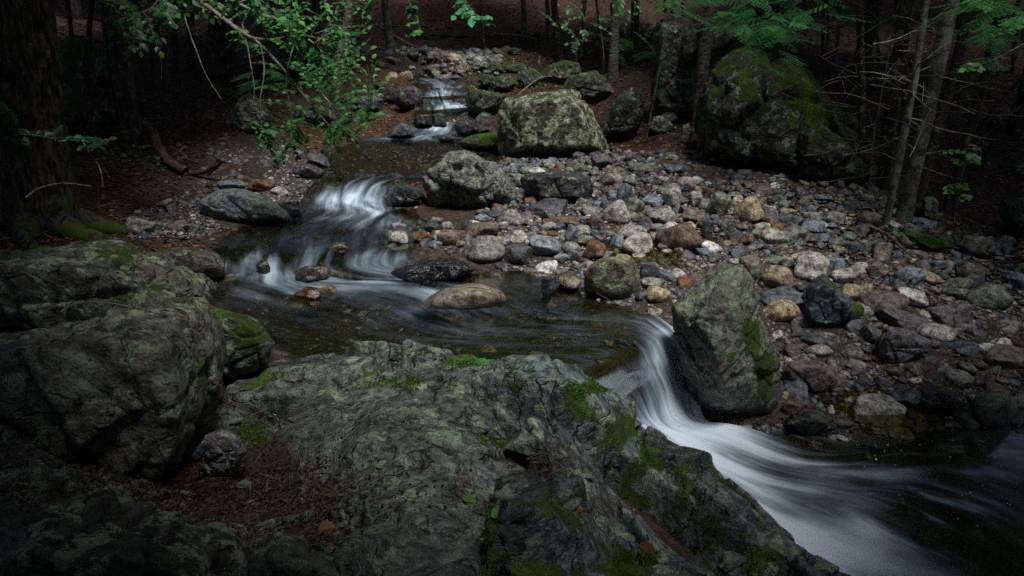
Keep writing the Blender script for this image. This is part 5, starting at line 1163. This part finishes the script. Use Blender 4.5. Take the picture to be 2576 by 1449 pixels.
for q, (u, v, w_, h_, t) in enumerate([(690,175,40,22,'o'),(640,150,30,16,'g'),(720,95,34,18,'o'),(480,150,36,20,'o'),(420,175,26,14,'g'),(330,235,24,14,'g'),(1420,120,40,20,'o'),(1490,140,36,18,'o'),(1560,170,30,16,'g'),(1680,150,34,20,'o'),(1350,92,30,14,'o'),(1180,100,26,12,'g'),
   (2250,200,36,22,'o'),(2330,260,44,24,'g'),(2420,250,40,22,'o'),(2210,300,34,22,'g'),(2500,320,50,30,'o'),(1960,130,36,18,'o'),(2040,110,30,16,'g'),(1900,70,26,14,'o'),(2560,440,60,34,'o'),(2450,420,40,22,'g'),(560,75,30,15,'o'),(850,70,26,13,'g')]):
    ou = [(u - w_/2, v), (u - w_*.3, v - h_*.6), (u, v - h_), (u + w_*.35, v - h_*.6), (u + w_/2, v), (u, v + h_*.25)]
    nb = 'far left wood' if u < 900 else ('slope above the upper cascade' if u < 1300 else ('slope behind the boulder pile' if u < 1800 else 'slope behind the right hand trunks'))
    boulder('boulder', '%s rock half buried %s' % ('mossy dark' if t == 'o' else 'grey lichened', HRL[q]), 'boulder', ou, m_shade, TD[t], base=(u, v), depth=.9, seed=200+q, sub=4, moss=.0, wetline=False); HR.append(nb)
for u, v, s, lb in [(1150,95,.55,'bright fern clump on the far slope below the hanging leaf spray'),(1108,92,.5,'small fern clump left of the bright one on the far slope'),(1130,75,.45,'small fern behind the bright clump on the far slope'),(1075,70,.45,'dark fern on the far slope above the gravel'),(1740,75,.6,'fern among the trunks behind the boulder pile'),
   (1780,70,.6,'second fern among the trunks behind the boulder pile'),(1820,85,.55,'third fern among the trunks, rightmost of that patch'),(1480,75,.5,'fern by the pale trunk at the top centre'),(1060,95,.4,'low fern at the foot of the slope beyond the gravel'),(1535,372,.16,'tiny bright fern at the right foot of the massive lichen crusted boulder'),(690,62,.5,'fern at the far left on the slope')]:
    fern(u, v, s, lb, (.03, .14, .04))
# seedlings: uncountable low green leaves
def ground_leaves(name, label, cat, boxes, n, size, greens, mat=m_leaf, lift=.03, flat=.5, kind='stuff'):
    ps = []
    for (u0, v0, u1, v1, w_) in boxes:
        m = int(n*w_); uu_ = rng.uniform(u0, u1, m); vv_ = rng.uniform(v0, v1, m); p = hit(uu_, vv_, h=lambda a, b: H(a, b, False)); ps.append(p[p[:, 1] < 40])
    p = np.concatenate(ps); m = len(p); s = size*rng.uniform(.5, 1.3, m); p = p + np.stack([rng.normal(0, .05, m), rng.normal(0, .05, m), rng.uniform(0, lift, m) + .005], -1)
    a = rng.uniform(0, 6.28, m); d = np.stack([np.cos(a), np.sin(a), rng.normal(0, .2, m)], -1); up = np.stack([rng.normal(0, flat, m), rng.normal(0, flat, m), np.ones(m)], -1)
    g = np.array(greens); o = leafmesh(name, p, d, up, s, g[rng.integers(0, len(g), m)]*rng.uniform(.6, 1.3, (m, 1)), mat, low=True, width=1.2); tag(o, label, cat, kind=kind)
ground_leaves('seedlings', 'low green seedlings scattered on the far slope and boulder pile', 'seedlings', [(1170,130,1500,230,.7),(1000,100,1300,140,.12),(880,190,960,330,.1),(650,170,830,230,.2),(1850,160,2050,300,.12),(1280,60,1800,130,.4),(600,90,860,180,.4),(400,200,700,330,.25),(250,300,420,450,.15),(1600,200,1760,340,.15),(2180,560,2500,640,.12),(2240,640,2540,680,.0)], 1300, .075, GREENS, lift=.12)
# fallen leaves: placed evenly over the wood floor
def litter():
    n = 80000; y = 4.5 + 30*rng.random(n)**1.5; x = (rng.random(n)*2 - 1)*(.85*y + 1); k = np.ones(n, bool)
    for pl in (BAR, LBAR, FBAR): k &= ~inside(x, y, pl)
    d = polydist(x, y, CREEK); k &= ~inside(x, y, CREEK) & (d > .12) & ~((x > -1.2) & (y < 8.5) & (x < 3.5))
    x, y = x[k], y[k]; m = len(x); z = H(x, y) + rng.uniform(.003, .025, m); a = rng.uniform(0, 6.28, m); s = (.035 + .0028*y)*rng.uniform(.6, 1.5, m)
    g = np.array([(.24,.10,.055),(.15,.065,.04),(.28,.14,.08),(.10,.045,.03),(.20,.08,.05),(.34,.2,.12)])
    o = leafmesh('leaf_litter', np.stack([x, y, z], -1), np.stack([np.cos(a), np.sin(a), rng.normal(0, .3, m)], -1), np.stack([rng.normal(0, .45, m), rng.normal(0, .45, m), np.ones(m)], -1), s, g[rng.integers(0, 6, m)]*rng.uniform(.5, 1.1, (m, 1)), m_litter, low=True, width=1.1)
    tag(o, 'reddish brown fallen leaves covering the woodland slopes', 'leaf litter', kind='stuff')
litter()

# ------------------------------------------------------------ fallen wood
def topc(x, y):
    return top(x, y)
def stick(name, label, pts, px, mat, cat='stick', lift=0.0, ys=None, taper=.5, sides=8, forks=(), surf=None, part=None):
    if ys is None:
        q = hit([p[0] for p in pts], [p[1] for p in pts], h=surf or (lambda a, b: H(a, b, False)))
    else: q = np.array([P(p[0], p[1], y=y) for p, y in zip(pts, ys)])
    d = np.linalg.norm(q - EYE, axis=1).mean(); r0 = px/2/FOC*d; q = q + [0, 0, r0*.7 + lift]
    S = smooth(q, 10*len(pts)); V, F = tube(S, np.linspace(r0, r0*taper, len(S)), sides); V = V + fbm3(V, 1.2/max(r0, .01), 3, 5)[:, None]*r0*.35
    root = thing(name, label, cat, tuple(q[0])); o0 = q[0]; link('stem', mesh('stem', V - o0, F, mat), root)
    for fk in forks:
        fq = np.array([P(u, v, y=y) for u, v, y in fk[:-1]]); V, F = tube(smooth(fq, 16), np.linspace(fk[-1]/2/FOC*d, fk[-1]/4/FOC*d, 16), 6)
        link('side_branch', mesh('side_branch', V + fbm3(V, 9, 2, 4)[:, None]*.01 - o0, F, mat), root)
    return root
stick('fallen_log', 'curved bare reddish brown log lying down the left bank', [(318,268),(335,302),(350,322),(385,345),(403,388),(430,425),(470,448)], 21, m_log, 'log', .04, sides=14, taper=.7)
yb = float(hit(500, 450, h=lambda a, b: H(a, b, False))[0][1])
stick('root_tangle', 'blackened root with an upturned curved prong at the lower end of the curved log', [(440,452),(480,446),(520,440),(545,425)], 16, m_dtwig, 'root', .02, ys=[yb]*4, forks=[((520,440,yb),(548,418,yb),(552,405,yb-.05),(535,392,yb-.1),(520,388,yb-.1),8), ((470,448,yb),(465,470,yb-.2),(440,485,yb-.3),8), ((480,446,yb),(510,462,yb-.2),(540,468,yb-.3),7)])
stick('fallen_branch', 'dark curved branch with an orange broken end on the left bank', [(245,250),(300,236),(370,243),(430,255),(490,264)], 8, m_bark, 'branch', .05)
stick('stick', 'pale peeled stick beside the curved log', [(345,385),(372,378),(400,372)], 9, m_twig, lift=.03)
stick('stick', 'forked pale stick on the left gravel', [(465,378),(456,392),(470,405),(440,415)], 5, m_twig, lift=.04)
stick('stick', 'thin dark stick below the curved log', [(215,382),(300,378),(400,392),(470,418)], 4, m_dtwig, lift=.04)
stick('stick', 'dead twig standing against the left sapling', [(395,125),(420,200),(452,236)], 6, m_dtwig, ys=[10.6,10.4,10.3])
stick('birch_stick', 'white barked birch stick lying among cobbles on the right bar', [(2188,590),(2235,615),(2262,640),(2296,668)], 9, m_birch, lift=.07)
stick('stick', 'long dark stick lying across the gravel at the right edge', [(2285,722),(2350,695),(2420,678),(2500,674),(2600,680)], 5, m_dtwig, lift=.06)
stick('stick', 'long pale edged stick behind the green moss hump on the right', [(2312,617),(2400,640),(2480,655),(2600,672)], 6, m_bark, lift=.06)
stick('twig', 'thin dark twig bending over the lip of the fall', [(1500,738),(1560,770),(1620,803),(1665,840),(1695,862)], 3, m_dtwig, lift=.0, ys=[5.3,5.1,4.95,4.8,4.7])
stick('dead_branch', 'forked dead branch propped on the boulder pile', [(1303,243),(1330,218),(1365,196),(1412,195)], 5, m_twig, 'branch', ys=[13.2,13.3,13.4,13.6], forks=[((1365,196,13.4),(1345,178,13.4),(1328,170,13.4),4), ((1412,195,13.6),(1400,180,13.6),(1390,160,13.6),6), ((1412,195,13.6),(1395,192,13.5),(1385,182,13.5),5)])
stick('dead_twig', 'thin twig with withered leaves between the dark rocks of the bar', [(1490,522),(1500,490),(1512,470),(1520,440)], 3, m_dtwig, 'twig', ys=[7.3,7.3,7.35,7.4])
stick('fallen_branch', 'rotting log on the hillside above the far gravel', [(1130,55),(1190,80),(1240,100)], 9, m_log, 'branch', lift=.05)
stick('fallen_branch', 'dead pole leaning on the far hillside left of the upper cascade', [(945,70),(1010,110),(1050,130)], 5, m_twig, 'branch', lift=.1)
stick('fallen_branch', 'bleached stick among the far gravel by the pool', [(880,140),(950,175),(1000,188)], 4, m_twig, 'branch', lift=.15)
stick('fallen_branch', 'horizontal dead pole behind the boulder pile', [(1240,95),(1300,100),(1350,108)], 7, m_twig, 'branch', lift=.1)
stick('arched_twig', 'long arched twig lying over the left foreground boulders', [(152,788),(180,770),(225,762),(300,768),(400,790),(490,812)], 5, m_twig, 'twig', ys=[2.55,2.62,2.68,2.72,2.72,2.7], taper=.4)
stick('twig', 'thin twig arching in front of the massive left trunk foot', [(65,500),(100,475),(160,463),(230,470)], 4, m_twig, 'twig', ys=[3.9,4.0,4.1,4.1])
for k, (u, v) in enumerate([(1290,175),(1355,170)]):
    stick('stump', ('short bleached stump by the far boulder pile', 'small broken snag on the boulder pile')[k], [(u, v-8), (u+2, v-26)], 7, m_twig, 'stump', ys=[14+k*.4]*2)

for q, (a, b, l_, px) in enumerate([((330,60),(430,90),'mossy log lying on the dark slope at the upper left',9),((230,110),(330,128),'thin grey pole lying behind the left sapling',4),((1850,30),(1990,60),'grey fallen pole above the huge mossy boulder',6),((2200,200),(2330,225),'rotten log lying behind the right hand clump',9),
   ((1590,100),(1720,84),'pale fallen pole between the trunks behind the boulder pile',4),((690,110),(830,84),'fallen pole on the far left slope behind the leafy branches',6),((2450,330),(2600,300),'dark fallen pole at the right edge under the trees',7),((180,590),(330,560),'bent bare twig on the dark bank below the massive trunk',3),((60,640),(160,570),'thin curved root on the bank above the long mossy boulder',4),
   ((560,215),(690,235),'dark stick lying on the litter under the leafy branches',4),((1900,395),(2080,425),'thin stick along the foot of the huge mossy boulder',3)]):
    stick('fallen_branch', l_, [a, ((a[0]*.6+b[0]*.4), (a[1]*.6+b[1]*.4)-4), ((a[0]*.3+b[0]*.7), (a[1]*.3+b[1]*.7)+3), b], px, (m_bark, m_twig, m_dtwig)[q % 3], 'branch', lift=.05)
def floor_twigs():
    n = 2600; y = 5 + 24*rng.random(n)**1.4; x = (rng.random(n)*2 - 1)*(.85*y + 1); k = (polydist(x, y, CREEK) > .3) & ~inside(x, y, CREEK) & ~((x > -1.5) & (y < 8.5) & (x < 3.5))
    x, y = x[k], y[k]; m = len(x); p = np.stack([x, y, H(x, y) + .02], -1); an = rng.uniform(0, 6.28, m); l = rng.uniform(.12, .6, m)[:, None]; d = np.stack([np.cos(an), np.sin(an), rng.normal(0, .12, m)], -1)
    s = np.stack([-np.sin(an), np.cos(an), 0*an + .4], -1)*rng.uniform(.002, .007, m)[:, None]; b = d*l/2; mid = p + rng.normal(0, .08, (m, 3))*l
    V = np.stack([p-b-s, p-b+s, mid+s, mid-s, p+b+s*.4, p+b-s*.4], 1).reshape(-1, 3); i = np.arange(m)[:, None]*6; c = np.array([(.05,.035,.03),(.16,.13,.11),(.09,.06,.045),(.24,.2,.17)])[rng.integers(0, 4, m)]
    tag(link('twigs', mesh('twigs', V, np.concatenate([i + [0, 3, 2, 1], i + [3, 5, 4, 2]]), m_litter, smooth=False, attrs={'col': np.repeat(c, 6, 0)})), 'dead twigs strewn over the woodland floor and gravel', 'twigs', kind='stuff')
floor_twigs()
# ------------------------------------------------------------ what lies on the ledge
LT = lambda a, b: top(a, b)
def on_ledge(us, vs): return hit(us, vs, h=LT)
def single(name, label, u, v, L, col, ang, cat='leaf', up=.15, mt=None, width=.85):
    p = on_ledge([u], [v])[0] + [0, 0, .012]; root = None
    d = np.array([math.cos(ang), math.sin(ang), .10]); o = leafmesh(name, [np.zeros(3)], [d], [[up*.6, -up*2, 1]], [L], np.array([col]), mt or m_leaf, width=width)
    o.location = tuple(p); tag(o, label, cat)
single('leaf', 'broad bright green leaf lying on the ledge at the bottom centre', 1235, 1308, .085, (.05,.20,.02), .6)
single('leaf', 'pale green narrow leaf on the smooth slab', 945, 1178, .075, (.15,.22,.11), .1, width=.8)
single('leaf', 'pale green leaf at the right edge of the leaf litter', 595, 1228, .075, (.07,.14,.065), .2)
single('leaf', 'pale leaf above the grey and black granite rock', 575, 1068, .07, (.06,.15,.05), .4)
single('leaf', 'small pale leaf right of the grey and black granite rock', 675, 1050, .06, (.09,.15,.07), .1)
single('leaf', 'small pale leaf behind the one right of the granite rock', 712, 1040, .05, (.09,.15,.07), 2.5)
single('leaf', 'yellow green leaf in the crack left of the bright green leaf', 1165, 1255, .07, (.10,.20,.05), -.6)
single('leaf', 'bright green leaf tucked under the yellow green one', 1175, 1262, .055, (.04,.20,.02), -1.0)
single('leaf', 'dark green leaf on the left leaf litter', 290, 1200, .06, (.03,.10,.03), -.8)
single('leaf', 'small green leaf in the bottom left leaf litter', 465, 1362, .05, (.05,.16,.04), -.3)
single('leaf', 'pale green leaf on the lower left leaf litter', 320, 1272, .04, (.20,.30,.16), -.4)
single('leaf', 'small light green leaf low on the dark right part of the ledge', 1890, 1370, .05, (.12,.28,.09), 2.0)
single('leaf', 'green leaf on the moss at the end of the smooth slab', 1195, 915, .10, (.04,.20,.03), -.2)
single('dead_leaf', 'orange brown lobed dead leaf at the bottom of the leaf litter', 800, 1340, .07, (.16,.06,.025), .2, mt=m_litter, width=1.5)
single('dead_leaf', 'brown dead leaf in the crevice at the bottom edge', 700, 1405, .09, (.13,.06,.035), .1, mt=m_litter)
single('dead_leaf', 'curled brown leaf in the middle hollow of the ledge', 1365, 1175, .10, (.16,.07,.03), -.9, mt=m_litter, up=.5)
single('dead_leaf', 'olive grey dead leaf beside the curled brown one', 1340, 1150, .085, (.10,.10,.05), .3, mt=m_litter, up=.4)
single('dead_leaf', 'reddish dead leaf in the crack right of the bright green leaf', 1420, 1293, .08, (.18,.07,.03), .2, mt=m_litter)
single('dead_leaf', 'brown leaf standing in a crack right of the middle of the ledge', 1640, 1235, .06, (.16,.07,.04), 1.2, mt=m_litter, up=.6)
single('dead_leaf', 'long brown leaf hanging in the dark crack at the lower right of the ledge', 1780, 1350, .10, (.10,.05,.03), 1.4, mt=m_litter, up=.8)
single('dead_leaf', 'brown leaf low in the crack at the bottom of the ledge', 1640, 1400, .08, (.12,.05,.03), 1.9, mt=m_litter)
single('dead_leaf', 'dark brown leaf on the slab near the pool', 1060, 905, .10, (.10,.05,.03), 0, mt=m_litter)
single('dead_leaf', 'orange leaf on top of the tall wedge boulder', 1800, 790, .06, (.26,.09,.03), .8, mt=m_litter)
def needles(name, label, spots, L, wd, cols, lift=.012, kind='stuff'):
    us = np.concatenate([rng.normal(u, su, n) for u, v, su, sv, n, a in spots]); vs = np.concatenate([rng.normal(v, sv, n) for u, v, su, sv, n, a in spots])
    an = np.concatenate([np.full(n, a) + rng.normal(0, .8 if a is not None else 2, n) for u, v, su, sv, n, a in spots]); k = (us > -80) & (us < 2650) & (vs < 1500)
    us, vs, an = us[k], vs[k], an[k]; p = on_ledge(us, vs); m = len(p); l = L*rng.uniform(.5, 1.2, m)[:, None]
    d = np.stack([np.cos(an), np.sin(an), rng.normal(0, .15, m)], -1); s = np.stack([-np.sin(an), np.cos(an), 0*an], -1)*wd*rng.uniform(.6, 1.3, (m, 1)); p = p + np.stack([0*an, 0*an, rng.uniform(.002, lift, m)], -1)
    b = d*l/2; mid = p + rng.normal(0, .06, (m, 3))*l + [0, 0, .002]
    V = np.stack([p-b-s, p-b+s, mid+s, mid-s, p+b+s*.4, p+b-s*.4], 1).reshape(-1, 3); i = np.arange(m)[:, None]*6
    F = np.concatenate([i + [0, 3, 2, 1], i + [3, 5, 4, 2]]); c = np.array(cols)[rng.integers(0, len(cols), m)]*rng.uniform(.6, 1.3, (m, 1))
    tag(link(name, mesh(name, V, F, m_litter, smooth=False, attrs={'col': np.repeat(c, 6, 0)})), label, name.replace('_', ' '), kind=kind)
NC = [(.12,.05,.025),(.06,.03,.02),(.18,.09,.045),(.04,.024,.018)]
needles('pine_needles', 'rusty pine needles strewn over the leaf litter and in the cracks of the ledge',
   [(450,1230,230,55,2600,.3),(700,1290,90,60,1500,.8),(640,1120,80,60,500,.6),(850,1020,150,60,260,.5),(1130,1000,90,25,110,.3),(1390,1170,70,25,420,.2),(1350,1140,60,20,260,1.0),(1040,1180,200,130,110,.4),(1170,1230,25,35,160,1.3),(1350,1285,70,15,260,-.3),(1470,1270,60,25,260,.6),(1560,1270,40,20,120,.2),(1440,1050,40,12,80,.5),
    (1740,1150,60,15,90,.1),(1800,1330,60,30,120,-.4),(1850,1300,40,18,60,-.4),(120,790,130,35,700,.3),(300,1380,200,40,260,.2),(740,1000,120,50,220,.7),(60,1180,90,40,380,.3),(1560,1200,120,100,160,.5),(700,900,60,25,110,.5),(1300,1400,250,40,120,.5)], .075, .0009, NC)
needles('twigs', 'short dark twigs mixed into the foreground leaf litter', [(430,1230,220,60,150,.4),(720,1280,90,60,110,.9),(1390,1165,50,20,50,.4),(100,790,120,30,60,.2),(620,1130,60,50,40,.8),(80,500,90,50,120,.5),(250,470,80,40,90,.4)], .16, .002, [(.05,.035,.025),(.12,.09,.07),(.20,.17,.14)], .02)
ground_leaves2 = []
def bits():
    n = 9000; us = np.concatenate([rng.normal(430, 230, 6000), rng.normal(720, 90, 2000), rng.normal(100, 130, 1000)]); vs = np.concatenate([rng.normal(1235, 55, 6000), rng.normal(1290, 60, 2000), rng.normal(790, 30, 1000)])
    p = on_ledge(us, vs); k = (us > -80) & (vs < 1500) & (p[:, 1] < 4.5); p = p[k]; m = len(p); a = rng.uniform(0, 6.28, m)
    g = np.array([(.055,.026,.018),(.03,.018,.013),(.085,.042,.026),(.02,.014,.011),(.12,.07,.045)])
    o = leafmesh('leaf_litter', p + np.stack([0*a, 0*a, rng.uniform(.002, .014, m)], -1), np.stack([np.cos(a), np.sin(a), rng.normal(0, .35, m)], -1), np.stack([rng.normal(0, .5, m), rng.normal(0, .5, m), np.ones(m)], -1), rng.uniform(.006, .024, m), g[rng.integers(0, 5, m)], m_litter, low=True, width=1.3)
    tag(o, 'dark crumbled bark and leaf bits filling the hollows of the foreground rock', 'leaf litter', kind='stuff')
bits()
def bar_leaves():
    n = 5000; lo, hi = BAR[:, :2].min(0), BAR[:, :2].max(0); x = rng.uniform(lo[0], hi[0], n); y = rng.uniform(lo[1], hi[1], n); k = inside(x, y, BAR) & (fbm2(x, y, 1.5, 3, 81) > -.05); x, y = x[k], y[k]; m = len(x); a = rng.uniform(0, 6.28, m)
    g = np.array([(.14,.05,.025),(.08,.035,.02),(.18,.09,.05),(.05,.025,.018)])
    o = leafmesh('leaf_litter', np.stack([x, y, H(x, y, False) + rng.uniform(.005, .05, m)], -1), np.stack([np.cos(a), np.sin(a), rng.normal(0, .3, m)], -1), np.stack([rng.normal(0, .5, m), rng.normal(0, .5, m), np.ones(m)], -1), rng.uniform(.015, .05, m), g[rng.integers(0, 4, m)], m_litter, low=True, width=1.0)
    tag(o, 'small dead leaves caught between the stones of the gravel bar', 'leaf litter', kind='stuff')
bar_leaves()
def moss_tufts():
    sp = [(1165,905,34,12),(1495,972,30,15),(1450,1015,26,30),(1560,1050,34,38),(1290,965,30,28),(1000,960,70,10),(1240,1120,40,24),(1100,1110,22,16),(1640,1150,44,44),(1720,1230,26,50),(1800,1330,26,44),(1880,1420,50,26),(1620,1420,36,36),(640,1090,26,20),(900,940,50,8),(1230,1340,10,40),(1400,1000,30,20)]
    us = np.concatenate([rng.normal(a, c, 1500) for a, b_, c, d in sp]); vs = np.concatenate([rng.normal(b_, d, 1500) for a, b_, c, d in sp]); k = (vs < 1480); p = on_ledge(us[k], vs[k]); k = fbm3(p, 9, 3, 5) > -.08; p = p[k]; m = len(p)
    g = np.array([(.05,.13,.012),(.08,.20,.015),(.03,.08,.01),(.12,.26,.02)])
    d = rng.normal(0, .5, (m, 3)) + [0, 0, .8]; o = leafmesh('moss', p - [0, 0, .003], d, rng.normal(size=(m, 3)), rng.uniform(.008, .022, m), g[rng.integers(0, 4, m)]*rng.uniform(.6, 1.2, (m, 1)), m_leaf, low=True, width=.9)
    tag(o, 'fuzzy green moss cushions growing along the cracks and water edge of the ledge', 'moss', kind='stuff')
moss_tufts()
# pine cones: overlapping scales round a core
def cone(label, u, v, L, ang):
    p = on_ledge([u], [v])[0]; root = thing('pine_cone', label, 'pine cone', tuple(p + [0, 0, L*.28])); root.rotation_euler = (0, R(80), ang)
    n = 60; ps, ds, us, ss = [], [], [], []
    for k in range(n):
        t = k/n; a = k*2.4; r_ = L*.16*math.sin(.5 + 2.4*t); ps.append([math.cos(a)*r_*.4, math.sin(a)*r_*.4, (t-.5)*L]); ds.append([math.cos(a), math.sin(a), .55]); us.append([-math.cos(a)*.5, -math.sin(a)*.5, 1]); ss.append(L*.30*math.sin(.5 + 2.4*t))
    tag(leafmesh('scales', ps, ds, us, ss, np.repeat([[.16, .10, .075]], n, 0), m_litter, root, low=True, width=1.6), kind='stuff')
    V, F = tube([[0, 0, -L*.5], [0, 0, 0], [0, 0, L*.5]], [L*.08, L*.11, L*.04], 8); link('core', mesh('core', V, F, m_dtwig), root)
cone('pine cone standing in the needles right of the granite rock', 690, 1232, .06, .4)
cone('pine cone lying beside the orange brown dead leaf', 740, 1352, .065, 1.3)
cone('pine cone behind the granite rock on the slab', 590, 1020, .055, 2.0)
# loose chips and blocks of the ledge, each lying in a joint
BL = [(1350,1035,95,55,'b','flat dark blue slab set in the upper hollow of the ledge'),(1330,1090,120,60,'b','smooth slate block below the flat slab in the upper hollow'),(1490,1060,70,90,'B','tall grey block right of the smooth slate block'),(1120,1215,50,35,'D','dark chip in the deep notch of the ledge'),
 (1420,1250,110,75,'g','squarish pale block in the middle of the lower ledge'),(1270,1230,60,55,'g','block left of the squarish pale block'),(1350,1355,90,60,'g','block under the bright green leaf'),(1270,1345,40,55,'g','narrow upright block left of the one under the leaf'),(1540,1340,110,80,'g','tilted lichen dusted block right of the leaf'),
 (1110,1090,110,70,'o','overhanging knob at the top of the deep notch'),(1190,1125,70,55,'o','faceted block inside the deep notch'),(1215,1060,50,60,'g','pale ridge block above the deep notch'),(1640,1180,60,80,'g','block on the steep mossy side of the ledge'),(1700,1250,70,80,'B','bluish block on the right shoulder of the ledge'),
 (1960,1350,130,75,'O','broad wedge block at the lower right end of the ledge'),(1830,1390,90,60,'O','pale green block left of the broad wedge block'),(1660,1420,110,70,'O','lichen covered block at the bottom right'),(1590,1050,55,50,'o','mossy block beside the falling water'),(1540,1100,60,60,'g','pale block right of the tall grey block'),
 (1170,1270,55,45,'b','small grey block beside the yellow green leaf'),(1200,1325,70,55,'g','rounded corner block left of the narrow upright one'),(1470,1180,50,55,'g','pale block right of the brown dead leaves'),(2060,1420,80,50,'g','small wedge block at the bottom right end of the ledge')]
r = np.random.default_rng(21); bp = on_ledge([b[0] for b in BL], [b[1] + b[3]*.2 for b in BL])
m_block = rock_mat('ledge_block', 'attr', moss=.20, mossscale=5, lichen=.5, lcol=(.24, .31, .19), speck=.22, rough=.5, bumpd=.02)
for (u, v, w_, h_, t, lb), p in zip(BL, bp):
    s = w_/2/FOC*np.linalg.norm(p - EYE); V, F = ico(5); n, h = rand_planes(r, 9, .7, 1.0); V = V*np.minimum(shape(V, n, h, 60), 1.25)[:, None]
    V = V/np.abs(V).max(0)*[s, s*.85, s*.55]; V = V + fbm3(V + p, 9, 4, 3)[:, None]*.012*V/np.linalg.norm(V, axis=1, keepdims=True)
    a = rnd.uniform(-.5, .5); Rm = np.array([[math.cos(a), -math.sin(a), 0], [math.sin(a), math.cos(a), 0], [0, 0, 1]]); V = V @ Rm.T; tx = rnd.uniform(-.25, .25); ty = rnd.uniform(-.35, .0); V[:, 2] += V[:, 0]*tx + V[:, 1]*ty
    k = (fbm3(V + p, 7, 3, 2)*.5 + .5)[:, None]; cc_ = np.array([.12, .15, .125])*(.7 + .5*k)
    tag(link('rock_block', mesh('rock_block', V, F, m_block, attrs={'col': cc_, 'wet': np.zeros(len(V)), 'moss': np.full(len(V), -.05)}), loc=tuple(p - [0, 0, s*.18])), lb, 'rock', 'blocks of the cracked ledge')
# foam flecks on the slack water at the right
fb = NB('foam'); fb.bsdf((.75, .8, .85), .5, .4)
FL = [(x, y, a) for x, y, a in scatter(np.array([P(u, v, z=-1.1) for u, v in [(2080,1130),(2360,1100),(2560,1130),(2560,1340),(2350,1300),(2180,1210)]]), 30, .003, .008, 2, [], 1.2)]
heap('foam_flecks', FL, 2, 'small white foam flecks drifting on the dark water at the lower right', 'foam', mat=fb.m, zf=(0, .2), surf=lambda x, y: WLEV(x, y) + .012, tn=['W'])
